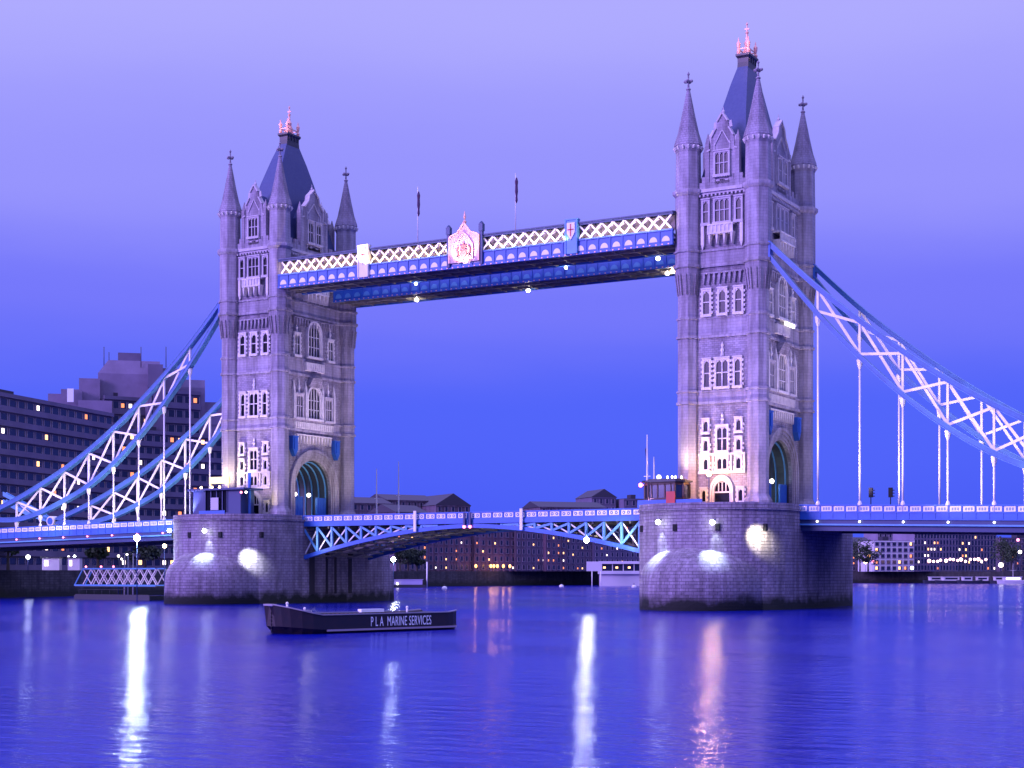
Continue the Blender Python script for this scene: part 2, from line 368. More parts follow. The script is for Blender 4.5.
DYF, DXF = 9.35, 5.05        # wall planes: river face, portal face
def make_tower():
    root = thing('bridge_tower', 'x', 'tower')
    # --- body: portal storey with its archway cut through along x, then the solid upper storeys
    mb = MB()
    ah, spr, n = 5.0, 5.6, 20
    arch = [(ah*math.cos(PI*i/n), spr+(5.3)*math.sin(PI*i/n)**.9) for i in range(n+1)]
    prof = [(DYF, 0), (DYF, 14.5), (-DYF, 14.5), (-DYF, 0)] + [(-ah, 0)] + [(a, z) for a, z in reversed(arch)] + [(ah, 0)]
    V0 = [mb.v((-DXF, y, z)) for y, z in prof]; V1 = [mb.v((DXF, y, z)) for y, z in prof]
    k = len(prof)
    for i in range(k):
        j = (i+1) % k; mb.f([V0[i], V0[j], V1[j], V1[i]])
    # end faces as quads strips round the arch (no concave ngon)
    for VV in (V0, V1):
        a0 = 4
        half = (n+3)//2
        top = [VV[1], VV[2]]
        ins = VV[4:]                       # from (-ah,0) over the arch to (ah,0)
        # left side fan to VV[3],VV[2]; right side fan to VV[1],VV[0]
        mid = len(ins)//2
        for i in range(mid):
            mb.f([ins[i], ins[i+1], VV[2]])
        mb.f([VV[3], ins[0], VV[2]])
        for i in range(mid, len(ins)-1):
            mb.f([ins[i], ins[i+1], VV[1]])
        mb.f([ins[mid], VV[1], VV[2]]); mb.f([ins[-1], VV[0], VV[1]])
    mb.box(-DXF, DXF, -DYF, DYF, 14.505, 45.2)
    mb.build('wall', [RB], root)
    # --- string courses running round walls and turrets
    oct_ = lambda cx, cy, r: [(cx+r*math.cos(PI/8+PI/4*i), cy+r*math.sin(PI/8+PI/4*i)) for i in range(8)]
    def course(z0, z1, out, rt):
        mb = MB(); mb.box(-DXF-out, DXF+out, -DYF-out, DYF+out, z0, z1)
        mb.build('string_course', [ST], root)
    for z0, z1, out in ((15.55, 15.95, .28), (17.2, 17.5, .2), (24.85, 25.25, .28), (27.5, 27.8, .2), (34.75, 35.2, .3), (36.95, 37.25, .25)):
        course(z0, z1, out, 0)
    # smooth ashlar band between the paired courses
    for z0, z1 in ((15.95, 17.2), (25.25, 27.5), (35.2, 36.95)):
        mb = MB(); mb.box(-DXF-.08, DXF+.08, -DYF-.08, DYF+.08, z0, z1); mb.build('ashlar_band', [ST], root)
    # main cornice with modillions and parapet
    mb = MB(); mb.box(-DXF-.45, DXF+.45, -DYF-.45, DYF+.45, 45.3, 45.75)
    mb.box(-DXF-.2, DXF+.2, -DYF-.2, DYF+.2, 45.0, 45.3)
    for i in range(12):
        u = -3.3+6.6*i/11
        for sg in (1, -1): mb.box(u-.12, u+.12, min(sg*(DYF), sg*(DYF+.4)), max(sg*DYF, sg*(DYF+.4)), 44.7, 45.0)
    for i in range(22):
        u = -7.4+14.8*i/21
        for sg in (1, -1): mb.box(min(sg*DXF, sg*(DXF+.4)), max(sg*DXF, sg*(DXF+.4)), u-.12, u+.12, 44.7, 45.0)
    mb.build('cornice', [DR2], root)
    mb = MB()
    for sg in (1, -1):
        mb.box(-DXF, DXF, sg*DYF-.2, sg*DYF+.2, 45.75, 46.7); mb.box(sg*DXF-.2, sg*DXF+.2, -DYF, DYF, 45.75, 46.7)
        for i in range(7):
            u = -4+8*i/6; mb.box(u-.38, u+.38, sg*DYF-.2, sg*DYF+.2, 46.7, 47.5)
        for i in range(11):
            u = -8+16*i/10; mb.box(sg*DXF-.2, sg*DXF+.2, u-.42, u+.42, 46.7, 47.5)
    mb.build('parapet', [ST], root)
    # --- turrets
    RL, RU = 1.48, 1.86
    for sx_ in (-1, 1):
        for sy in (-1, 1):
            cx, cy = sx_*(TX+.12), sy*(TY+.1)
            mb = MB()
            pr = [(RL+.45, 0), (RL+.45, 1.9), (RL+.1, 2.5), (RL, 2.8), (RL, 15.5), (RL+.25, 15.6), (RL+.25, 15.95), (RL+.05, 16.0), (RL+.05, 17.15), (RL+.22, 17.25), (RL+.22, 17.5), (RL, 17.6),
                  (RL, 24.8), (RL+.25, 24.9), (RL+.25, 25.25), (RL+.05, 25.3), (RL+.05, 27.45), (RL+.22, 27.55), (RL+.22, 27.8), (RL, 27.9), (RL, 31.2), (RU-.05, 33.6), (RU, 34.7), (RU+.28, 34.8), (RU+.28, 35.2), (RU, 35.3),
                  (RU, 36.9), (RU+.22, 37.0), (RU+.22, 37.25), (RU-.03, 37.35), (RU-.03, 44.9), (RU+.35, 45.3), (RU+.38, 45.75), (RU-.05, 45.9), (RU-.12, 51.1), (RU+.06, 51.6), (RU+.12, 52.2)]
            mb.lathe(0, 0, pr, 8, 0)
            t_ = mb.build('turret', [ST], root, loc=(cx, cy, 0))
            # corbel spikes at the swelling
            mb = MB()
            for i in range(8):
                for d in (-.24, .24):
                    a = PI/4*i+d; r = RL+.03
                    p = Vector((r*math.cos(a), r*math.sin(a), 31.0)); q = Vector(((RU-.02)*math.cos(a), (RU-.02)*math.sin(a), 33.9))
                    mb.beam(p, q, .09, .22)
            mb.build('corbel', [RB], t_)
            mb = MB()
            for i in range(16):
                a = 2*PI*i/16; mb.box(-.01+0, .01, 0, .01, 0, .01) if False else mb.beam(((RU-.02)*math.cos(a), (RU-.02)*math.sin(a), 51.55), ((RU+.2)*math.cos(a), (RU+.2)*math.sin(a), 51.95), .2, .3)
            mb.build('machicolation', [DR], t_)
            mb = MB(); mb.lathe(0, 0, [(RU+.18, 52.2), (RU+.1, 52.6), (1.5, 54.0), (.98, 56.4), (.52, 58.7), (.22, 60.2)], 8, 0)
            mb.build('spire', [M_SPIRE], t_)
            mb = MB(); mb.lathe(0, 0, [(.3, 60.15), (.36, 60.3), (.16, 60.5), (.11, 61.2), (.25, 61.4), (.11, 61.55), (.10, 62.2), (.2, 62.45), (.03, 62.75)], 8, 0)
            mb.box(-.5, .5, -.13, .13, 61.2, 61.55); mb.box(-.13, .13, -.5, .5, 61.2, 61.55); mb.ball((-.5, 0, 61.4), .22); mb.ball((.5, 0, 61.4), .22); mb.ball((0, .5, 61.4), .22); mb.ball((0, -.5, 61.4), .22)
            mb.build('finial', [M_SPIRE], t_)
    # --- roof
    prof = [(45.8, 4.2, 8.6), (47, 3.9, 8.3), (50, 3.0, 7.9), (53, 2.5, 7.0), (57.5, 1.9, 5.3), (62, 1.25, 3.2), (65.2, .72, 1.5)]
    mb = MB(); mb.rings([[(-a, -c, z), (a, -c, z), (a, c, z), (-a, c, z)] for z, a, c in prof], 0)
    rf = mb.build('roof', [SLATE], root)
    mb = MB()
    mb.rings([[(-a, -c, z), (a, -c, z), (a, c, z), (-a, c, z)] for z, a, c in ((64.6, .82, 1.75), (65.5, .82, 1.6), (66.1, .85, 1.6), (66.4, 1.05, 1.85), (66.7, 1.05, 1.85))], 0)
    for u in (-1.2, -.4, .4, 1.2): mb.box(-.95, .95, u-.1, u+.1, 65.6, 66.3)
    mb.build('roof_platform', [LEAD], rf)
    mb = MB()
    for x in (-.75, .75):
        for y in (-1.45, 1.45):
            mb.lathe(x, y, [(.2, 66.7), (.3, 67.1), (.16, 67.4), (.26, 67.9), (.3, 68.3), (.12, 68.6), (.05, 69.1)], 8)
        mb.beam((x, -1.45, 67.5), (x, 1.45, 67.5), .1, .14)
    for y in (-1.45, 1.45): mb.beam((-.75, y, 67.5), (.75, y, 67.5), .1, .14)
    mb.lathe(0, 0, [(.5, 66.7), (.55, 67.5), (.3, 68.2), (.42, 68.7), (.2, 69.1), (.14, 69.9), (.26, 70.2), (.1, 70.4), (.07, 71.2), (.15, 71.4), (.03, 71.7)], 8)
    mb.box(-.35, .35, -.06, .06, 70.6, 70.8)
    for x in (-.5, .5): mb.beam((x*1.4, 0, 66.8), (0, 0, 69.2), .1, .1)
    for y in (-1.3, 1.3): mb.beam((0, y, 66.8), (0, 0, 69.2), .1, .1)
    mb.build('gilded_cresting', [GOLD], rf)
    # --- gabled dormers on four sides
    def gable(rz, D, hw, ht, nl, ww, wh, depth):
        Mx = Matrix.Rotation(rz, 4, 'Z')
        mb = MB()
        P = [(-hw, 45.76), (-hw, ht-5.2), (-hw*.80, ht-5.0), (-hw*.74, ht-3.3), (-hw*.42, ht-2.1), (-hw*.36, ht-1.2), (-.22, ht-.3), (0, ht), (.22, ht-.3), (hw*.36, ht-1.2), (hw*.42, ht-2.1), (hw*.74, ht-3.3), (hw*.80, ht-5.0), (hw, ht-5.2), (hw, 45.76)]
        lo = [(x, z) for x, z in P]
        mb.ext(lo, -.35, .35)
        for sg in (-1, 1):           # shoulder pinnacles
            x = sg*hw
            mb.box(x-.3, x+.3, -.5, .3, 45.76, ht-4.1); mb.lathe(x, -.1, [(.42, ht-4.1), (.40, ht-3.9), (.05, ht-2.6)], 4)
        g_ = place(root, rz, D, 0, 0, mb, 'gable', [ST])
        mb = MB()                    # coping, tracery and blind panels
        for a, c in zip(P[1:-1], P[2:-1]): mb.beam((a[0], -.1, a[1]), (c[0], -.1, c[1]), .95, .2)
        mb.lathe(0, -.0, [(.16, ht-.1), (.24, ht+.25), (.08, ht+.5), (.04, ht+.9)], 6)
        for sg in (-1, 1): mb.box(sg*hw*.52-.06, sg*hw*.52+.06, -.47, -.34, 46.6, ht-4)
        mb.beam((-hw*.5, -.42, ht-4.4), (0, -.42, ht-2.4), .14, .14); mb.beam((hw*.5, -.42, ht-4.4), (0, -.42, ht-2.4), .14, .14)
        mb.box(-hw*.5, hw*.5, -.45, -.34, 46.3, 46.9)
        mb.build('coping', [DR2], g_)
        mb = MB()                    # little roof behind
        mb.rings([[(-hw*.7, .3, 46), (-hw*.7, .3, ht-5.0), (0, .3, ht-1.4), (hw*.7, .3, ht-5.0), (hw*.7, .3, 46)], [(-hw*.7, depth, 46), (-hw*.7, depth, ht-5.0), (0, depth, ht-1.4), (hw*.7, depth, ht-5.0), (hw*.7, depth, 46)]])
        mb.build('dormer_roof', [SLATE], g_)
        for j in range(nl):
            u = (j-(nl-1)/2)*(ww+.9)
            f, p = window_meshes(ww, wh, 3 if nl == 1 else 2, 2, False, False)
            wdo = link('window', f, g_, (u, -.36, 47.6)); 
            # sub-part depth limit: pane shares this level
            link('pane', p, g_, (u, -.36, 47.6))
    gable(0, DYF-.25, 2.25, 56.2, 1, 1.9, 3.0, 3.2)
    gable(PI, DYF-.25, 2.25, 56.2, 1, 1.9, 3.0, 3.2)
    gable(PI/2, DXF-.25, 3.5, 56.7, 2, 1.3, 3.3, 3.0)
    gable(-PI/2, DXF-.25, 3.5, 56.7, 2, 1.3, 3.3, 3.0)
    # --- river face
    rz, D = 0, DYF
    def orn(u, z, h, rz=rz, D=D):
        mb = MB(); mb.lathe(0, -.1, [(.3, 0), (.18, h*.25), (.3, h*.4), (.12, h*.6), (.22, h*.75), (.03, h)], 6); place(root, rz, D, u, z, mb, 'ornament', [DR])
    def balcony(rz, D, u, z0, z1, hw, out, nb):
        mb = MB(); mb.box(-hw, hw, -out, .05, z0, z0+.22); mb.box(-hw, hw, -out, .05, z1-.2, z1)
        mb.box(-hw+.1, hw-.1, -out+.12, -out+.2, z0+.2, z1-.2)
        k_ = int(hw*2/.55)
        for i in range(k_+1):
            x = -hw+.1+(2*hw-.2)*i/k_; mb.box(x-.08, x+.08, -out, -out+.14, z0+.2, z1-.2)
        for i in range(nb):
            x = -hw+.25+(2*hw-.5)*i/(nb-1)
            mb.ext([(x-.15, z0), (x+.15, z0), (x+.15, z0-.3), (x, z0-1.5), (x-.15, z0-.3)], -out+.1, .05)
        mb.T = Matrix.Identity(4)
        place(root, rz, D, u, 0, mb, 'balcony', [DR])
    # top storey
    for u in (-2.45, 2.45): place_win(root, rz, D, u, 41.0, window_meshes(.75, 3.0, 1, 2, False, False))
    place_win(root, rz, D, 0, 41.0, window_meshes(2.1, 3.1, 3, 2, False, False))
    balcony(rz, D, 0, 39.2, 40.6, 1.9, 1.0, 4)
    for u in (-2.9, 2.9):
        mb = MB(); mb.box(-.22, .22, -.4, .05, 37.9, 40.9); mb.ext([(-.2, 37.9), (.2, 37.9), (0, 37.2)], -.35, .05); place(root, rz, D, u, 0, mb, 'pilaster', [DR])
    # corbel table and third storey
    def corbels(rz, D, u0, u1, n_, z0, z1, mats=None):
        mb = MB()
        for i in range(n_):
            x = u0+(u1-u0)*i/(n_-1); mb.ext([(x-.16, z1), (x+.16, z1), (x+.16, z1-.5), (x, z0), (x-.16, z1-.5)], -.38, .05)
        mb.box(u0-.3, u1+.3, -.42, .05, z1, z1+.18); place(root, rz, D, 0, 0, mb, 'corbel_table', [mats or ST])
    corbels(rz, D, -2.7, 2.7, 8, 32.3, 33.8)
    for u in (-2.35, .05, 2.45): place_win(root, rz, D, u, 28.2, window_meshes(.95, 3.2, 1, 2))
    # second storey
    for u in (-2.3, 2.3): place_win(root, rz, D, u, 17.95, window_meshes(.8, 3.7, 1, 2))
    place_win(root, rz, D, 0, 17.95, window_meshes(1.75, 3.7, 2, 2))
    orn(0, 22.2, 2.0)
    # first storey
    for u in (-2.45, 2.45):
        place_win(root, rz, D, u, 11.7, window_meshes(.65, 1.5, 1, 1)); place_win(root, rz, D, u, 9.0, window_meshes(.65, 1.5, 1, 1)); place_win(root, rz, D, u, 6.4, window_meshes(.65, 1.5, 1, 1))
    place_win(root, rz, D, 0, 9.0, window_meshes(1.45, 3.2, 2, 2)); place_win(root, rz, D, 0, 6.4, window_meshes(1.45, 1.5, 2, 1)); orn(0, 12.7, 1.6)
    mb = MB(); mb.box(-3.5, 3.5, -.5, .05, 5.75, 6.1); mb.box(-3.5, 3.5, -.42, .05, 8.35, 8.62)
    for x in (-3.3, -1.35, 1.35, 3.3): mb.box(x-.12, x+.12, -.36, .05, 6.1, 8.35)
    place(root, rz, D, 0, 0, mb, 'dressed_band', [DR])
    # door with pointed hood
    mb = MB(); n_ = 8
    def pa(r, k): return [(r*math.cos(PI*i/(2*n_)), 1.9+r*k*math.sin(PI*i/(2*n_))) for i in range(n_+1)]
    for ra, rb_, ya in ((1.15, 1.45, -.35), (1.46, 1.75, -.5)):
        I = [(ra, 0)]+pa(ra, 1.35); I = I+[(-x, z) for x, z in reversed(I[:-1])]; O = [(rb_, 0)]+pa(rb_, 1.35); O = O+[(-x, z) for x, z in reversed(O[:-1])]
        mb.rings([[(a[0], ya, a[1]), (c[0], ya, c[1]), (c[0], .05, c[1]), (a[0], .05, a[1])] for a, c in zip(I, O)])
    mb.box(-1.15, 1.15, -.2, .05, 1.75, 1.95)
    for x in (-.55, 0, .55): mb.box(x-.06, x+.06, -.2, .05, 1.95, 3.2)
    d_ = place(root, rz, D, 0, 1.3, mb, 'doorway', [DR])
    mb = MB(); mb.box(-1.15, 1.15, -.06, .04, 0, 3.2); mb.build('door_leaf', [GLASS], d_)
    for u in (-2.75, 2.75): place_win(root, rz, D, u, 1.9, window_meshes(.6, 1.6, 1, 1))
    # --- portal face (towards the east bank of the span): +x side
    rz, D = PI/2, DXF
    # top storey
    for u in (-4.6, 4.6): place_win(root, rz, D, u, 40.6, window_meshes(.8, 3.2, 1, 2, False, False))
    for u in (-1.7, 0, 1.7): place_win(root, rz, D, u, 40.6, window_meshes(1.1, 3.4, 2, 2, False, False))
    balcony(rz, D, 0, 38.9, 40.3, 3.0, 1.2, 6)
    corbels(rz, D, -5.6, 5.6, 16, 33.2, 34.4)
    place_win(root, rz, D, 0, 28.4, arched_window_meshes(3.0, 5.3, 4))
    for u in (-4.7, 4.7):
        place_win(root, rz, D, u, 28.3, window_meshes(1.3, 3.3, 2, 2)); orn(u, 32.0, 1.9, rz, D)
    mb = MB(); mb.box(-2.6, 2.6, -.5, .05, 25.9, 27.3)
    for i in range(9): mb.box(-2.5+.6*i, -2.5+.6*i+.2, -.62, -.5, 26.0, 27.2)
    place(root, rz, D, 0, 0, mb, 'carved_panel', [DR])
    place_win(root, rz, D, 0, 17.9, arched_window_meshes(3.1, 5.0, 4))
    mb = MB(); mb.rings([[(-1.9, .05, 23.2), (1.9, .05, 23.2), (1.9, -.5, 23.2), (-1.9, -.5, 23.2)], [(-1.2, .05, 24.9), (1.2, .05, 24.9), (1.2, -1.1, 24.7), (-1.2, -1.1, 24.7)]])
    place(root, rz, D, 0, 0, mb, 'canopy', [RB])
    for u in (-4.1, 4.1):
        place_win(root, rz, D, u, 17.9, window_meshes(1.7, 3.6, 3, 2, False, False)); orn(u, 21.8, 2.6, rz, D)
    for u in (-2.35, 2.35, -5.6, 5.6):
        mb = MB(); mb.box(-.18, .18, -.45, .05, 17.6, 22.3); mb.lathe(0, -.2, [(.28, 22.3), (.3, 22.6), (.03, 24.0)], 4); place(root, rz, D, u, 0, mb, 'buttress', [DR])
    mb = MB(); mb.box(-5.4, 5.4, -.25, .05, 15.98, 17.15)
    for i in range(19): mb.box(-5.3+.575*i, -5.3+.575*i+.22, -.38, -.25, 16.05, 17.1)
    place(root, rz, D, 0, 0, mb, 'carved_frieze', [DR])
    corbels(rz, D, -4.6, 4.6, 12, 13.5, 14.9, DR)
    # arch mouldings stepping out
    mb = MB(); n_ = 22
    for ra, rb_, ya in ((5.0, 5.35, -.06), (5.36, 5.8, -.2), (5.81, 6.3, -.34), (6.31, 6.75, -.48)):
        I = [(ra, 0)]+[(ra*math.cos(PI*i/n_), 5.6+(ra+.3)*math.sin(PI*i/n_)**.9) for i in range(n_+1)]+[(-ra, 0)]
        O = [(rb_, 0)]+[(rb_*math.cos(PI*i/n_), 5.6+(rb_+.3)*math.sin(PI*i/n_)**.9) for i in range(n_+1)]+[(-rb_, 0)]
        mb.rings([[(a[0], ya, a[1]), (c[0], ya, c[1]), (c[0], .05, c[1]), (a[0], .05, a[1])] for a, c in zip(I, O)])
    place(root, rz, D, 0, 0, mb, 'arch_moulding', [ST])
    # ribs and gates in the archway
    mb = MB(); pts = [(4.97, .02)]+[(4.97*math.cos(PI*j/20), 5.6+5.25*math.sin(PI*j/20)**.9) for j in range(21)]+[(-4.97, .02)]
    mb.rings([[(-DXF+.05, y, z), (DXF-.5, y, z), (DXF-.5, y*.99, z-.05), (-DXF+.05, y*.99, z-.05)] for y, z in pts], 0, True); mb.build('vault_shade', [LEAD], root)  # thin dark shell added to give the archway interior its shade
    for i in range(7):
        x = -DXF+.6+i*1.42; mb = MB(); pts = [(4.8, .5)]+[(4.8*math.cos(PI*j/16), 5.5+5.15*math.sin(PI*j/16)**.9) for j in range(17)]+[(-4.8, .5)]
        for a, c in zip(pts, pts[1:]): mb.beam((0, a[0], a[1]), (0, c[0], c[1]), .16, .22)
        mb.build('vault_rib', [LBLUE], root, loc=(x, 0, 0))
    for sg in (-1, 1):
        mb = MB(); mb.box(-.1, .1, -.0, 2.6, .5, 4.6)
        for j in range(6): mb.box(-.18, .18, .05+j*.48, .15+j*.48, .5, 4.7)
        mb.build('steel_gate', [BLUE], root, loc=(DXF-.8, sg*3.2-1.3, 0))
        mb = MB(); mb.ext([(-.7, 14.4), (.7, 14.4), (.7, 12.4), (0, 11.2), (-.7, 12.4)], -.8, .0); mb.box(-.8, .8, -.9, 0, 14.4, 14.6); mb.box(-.4, .4, -.95, -.8, 12.4, 14.2)
        place(root, rz, D, sg*5.9, 0, mb, 'blue_hood', [BLUE])
    # lamps in the arch
    for y in (-1.5, 2.3):
        mb = MB(); mb.ball((0, 0, 0), .36); mb.tube((0, 0, .3), (0, 0, 4.5), .03, m=1)
        mb.build('hanging_lamp', [LG, DBLUE], root, loc=(DXF-1.6, y-1.4, 5.1))
    return root
DSTONE_ = 0
M_SPIRE = stone('spire_stone', (.38, .34, .41), (.31, .275, .34), (.21, .19, .23), .5, .35, .02, stain=.35)
towerR = make_tower(); towerR['label'] = 'nearer right stone tower with four spired turrets, its roof topmost in the photo'; towerR['category'] = 'tower'; towerR['group'] = 'gothic bridge towers'
towerR.location = (TXR, 0, 0)
towerL = copy_tree(towerR, loc=(TXL, 0, 0), label='farther left stone tower with four spired turrets, left of the high walkways')
# glowing box as light shining on the right tower's portal sill
mb = MB(); mb.box(-1.9, 1.9, -.22, 0, 0, .55); mb.build('sill_light', [SILLGLOW], towerR, loc=(DXF+.62, 2.0, 27.35), rz=PI/2)

# ================================================================== high walkways
INNER = M('pale_inner_wall', (.20, .17, .20), .6, col2=(.10, .07, .07), nscale=.5)
def make_walkway(front):
    sg = -1 if front else 1
    root = thing('high_walkway', 'x', 'walkway')
    Y0, Y1 = (-11.1, -4.4) if front else (4.1, 10.8)
    X0, X1 = (-76.3, -6.4)
    mb = MB(); mb.box(X0, X1, Y0+.25, Y1-.25, 38.5, 38.75); 
    for i in range(24):
        x = X0+1+(X1-X0-2)*i/23; mb.box(x-.12, x+.12, Y0+.3, Y1-.3, 38.2, 38.5)
    mb.box(X0, X1, Y0+1.9, Y0+2.1, 38.1, 38.5); mb.box(X0, X1, Y1-2.1, Y1-1.9, 38.1, 38.5)
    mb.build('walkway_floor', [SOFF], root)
    mb = MB()
    nb = 36
    for yy, s_ in ((Y0, 1), (Y1, -1)):
        a, c = min(yy, yy+s_*.25), max(yy, yy+s_*.25)
        mb.box(X0, X1, a, c, 38.35, 40.35)
        mb.box(X0, X1, a-.14, c+.14, 38.2, 38.45); mb.box(X0, X1, a-.14, c+.14, 40.2, 40.45)
        for i in range(nb+1):
            x = X0+.1+(X1-X0-.2)*i/nb; mb.box(x-.08, x+.08, a-.12, c+.12, 38.45, 40.2)
    for i in range(nb):
        x = X0+.1+(X1-X0-.2)*(i+.5)/nb
        P = [(x+.62*math.cos(PI*j/8), 38.75+.75*math.sin(PI*j/8)) for j in range(9)]
        mb.ext(P, Y0-.06, Y0-.002, 1)
    for i in range(nb*2):
        x = X0+.6+(X1-X0-1.2)*i/(nb*2-1); mb.box(x-.1, x+.1, Y0-.2, Y0-.14, 38.24, 38.4, 2)
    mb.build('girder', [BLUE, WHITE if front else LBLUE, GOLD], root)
    # lattice sections
    secs = [(X0+.6, -60.3), (-58.2, -43.6), (-37.6, -23.4), (-21.3, X1-.3)]
    mb = MB(); mb.box(X0, X1, Y0+.75, Y0+.85, 40.4, 42.5); mb.build('inner_glazing', [INNER], root)
    for xa, xb in secs:
        n_ = max(3, round((xb-xa)/1.75)); mb = MB(); dx = (xb-xa)/n_
        for yy in ((Y0+.1,) if front else (Y0+.1,)):
            for i in range(n_):
                x = xa+dx*i
                mb.beam((x, yy, 40.55), (x+dx, yy, 42.45), .12, .26); mb.beam((x, yy+.14, 42.45), (x+dx, yy+.14, 40.55), .12, .26)
                if i: mb.beam((x-dx/2, yy, 41.5), (x, yy, 42.0), .05, .05)
        mb.build('lattice_panel', [WHITE], root)
        mb = MB()
        for i in range(n_):
            x = xa+dx*i; mb.beam((x, Y1-.1, 40.55), (x+dx, Y1-.1, 42.45), .12, .24); mb.beam((x, Y1-.22, 42.45), (x+dx, Y1-.22, 40.55), .12, .24)
        mb.build('rear_lattice_panel', [WHITE], root)
    mb = MB(); mb.box(X0, X1, Y0, Y0+.35, 42.5, 42.75); mb.box(X0, X1, Y1-.35, Y1, 42.5, 42.75)
    mb.ext([(0, 0)], 0, 0) if False else None
    ym = (Y0+Y1)/2
    mb.rings([[(x, Y0-.15, 42.76), (x, Y0-.15, 42.95), (x, ym, 43.45), (x, Y1+.15, 42.95), (x, Y1+.15, 42.76)] for x in (X0, X1)])
    mb.build('walkway_roof', [DBLUE], root)
    if not front:
        for i in range(nb):
            x = X0+1+(X1-X0-2)*i/(nb-1)
            if i % 2: continue
            mb = MB(); mb.box(-.18, .18, -.15, .1, 0, .14); mb.build('edge_lamp', [LG if i % 6 else LW], root, loc=(x, Y0-.05, 40.5))
    return root
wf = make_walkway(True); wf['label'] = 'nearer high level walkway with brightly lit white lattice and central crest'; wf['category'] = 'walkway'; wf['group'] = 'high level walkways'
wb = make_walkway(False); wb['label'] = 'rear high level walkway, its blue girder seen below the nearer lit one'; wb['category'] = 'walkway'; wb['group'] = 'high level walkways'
# shields and crest (parts of the near walkway)
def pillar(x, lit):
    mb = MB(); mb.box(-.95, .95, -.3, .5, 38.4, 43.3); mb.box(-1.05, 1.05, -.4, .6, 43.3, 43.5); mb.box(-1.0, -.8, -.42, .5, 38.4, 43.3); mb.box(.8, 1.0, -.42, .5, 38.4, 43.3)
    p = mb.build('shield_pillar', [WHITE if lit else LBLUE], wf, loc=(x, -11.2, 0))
    mb = MB(); mb.ext([(-.65, 42.9), (.65, 42.9), (.65, 41.4), (0, 40.4), (-.65, 41.4)], -.46, -.3); mb.box(-.08, .08, -.52, -.46, 40.9, 42.7, 1); mb.box(-.5, .5, -.52, -.46, 41.8, 41.96, 1)
    mb.build('shield', [WHITE, RED], p)
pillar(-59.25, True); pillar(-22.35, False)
mb = MB(); hw = 2.6
P = [(-hw, 40.45), (-hw, 44.4), (-1.9, 44.7), (-1.2, 44.9), (-.6, 45.6), (0, 46.4), (.6, 45.6), (1.2, 44.9), (1.9, 44.7), (hw, 44.4), (hw, 40.45)]
mb.ext(P, -.2, .2)
crest = mb.build('crest', [M('carved_crest_stone', (.66, .46, .44), .7, col2=(.50, .34, .33), nscale=3)], wf, loc=(-40.6, -11.35, -1.5))
mb = MB()
for a, c in zip(P, P[1:]): mb.beam((a[0], -.25, a[1]), (c[0], -.25, c[1]), .22, .2)
for a, c in zip([(-1.6, 40.9), (-1.6, 43.0), (-.9, 44.0), (0, 44.9), (.9, 44.0), (1.6, 43.0)], [(-1.6, 43.0), (-.9, 44.0), (0, 44.9), (.9, 44.0), (1.6, 43.0), (1.6, 40.9)]): mb.beam((a[0], -.28, a[1]), (c[0], -.28, c[1]), .2, .18)
mb.lathe(0, 0, [(.2, 46.3), (.3, 46.6), (.1, 46.9), (.2, 47.3), (.03, 48.2)], 8)
mb.build('crest_tracery', [GOLD], crest)
mb = MB()                               # shield, crown and supporters
mb.ext([(-.6, 42.3), (.6, 42.3), (.6, 41.5), (0, 40.8), (-.6, 41.5)], -.42, -.2)
mb.ext([(-.45, 42.5), (.45, 42.5), (.6, 43.1), (.3, 42.9), (0, 43.4), (-.3, 42.9), (-.6, 43.1)], -.42, -.2)
for sg in (-1, 1):
    mb.beam((sg*.8, -.3, 41.0), (sg*1.15, -.3, 42.3), .14, .26); mb.beam((sg*1.15, -.3, 42.3), (sg*.85, -.3, 42.9), .14, .2); mb.beam((sg*.8, -.3, 41.6), (sg*1.4, -.3, 41.2), .14, .12)
mb.box(-1.3, 1.3, -.4, -.2, 40.6, 40.75)
mb.build('coat_of_arms', [M('carved_pink', (.30, .10, .09), .6)], crest)
for sg in (-1, 1):
    mb = MB(); mb.box(-.24, .24, -.24, .24, 38.4, 44.6); mb.box(-.34, .34, -.34, .34, 43.4, 44.5); mb.lathe(0, 0, [(.36, 44.6), (.1, 44.9)], 4)
    mb.build('crest_post', [DBLUE], wf, loc=(-40.6+sg*2.9, -11.2, 0))
for x, tip, y in ((-51.9, 52.6, -7.0), (-34.2, 52.5, -7.0)):
    fp = thing('flagpole', 'x', 'flagpole', (x, y, 43.2), 0, 'flagpoles on the walkway roof')
    fp['label'] = 'slim white flagpole with furled flag, left of the lit crest' if x < -40 else 'slim white flagpole with furled flag, right of the lit crest'
    mb = MB(); mb.tube((0, 0, 0), (0, 0, tip-43.2), .09, .05); mb.ball((0, 0, tip-43.2), .1); mb.build('pole', [WHITE], fp)
    mb = MB(); mb.lathe(.16, 0, [(.04, 4.8), (.2, 5.2), (.16, 5.9), (.24, 6.6), (.2, 7.5), (.26, 8.1), (.1, 8.7)], 7); mb.build('flag', [M('flag_cloth', (.10, .02, .05), .8, col2=(.03, .03, .10), nscale=3)], fp)

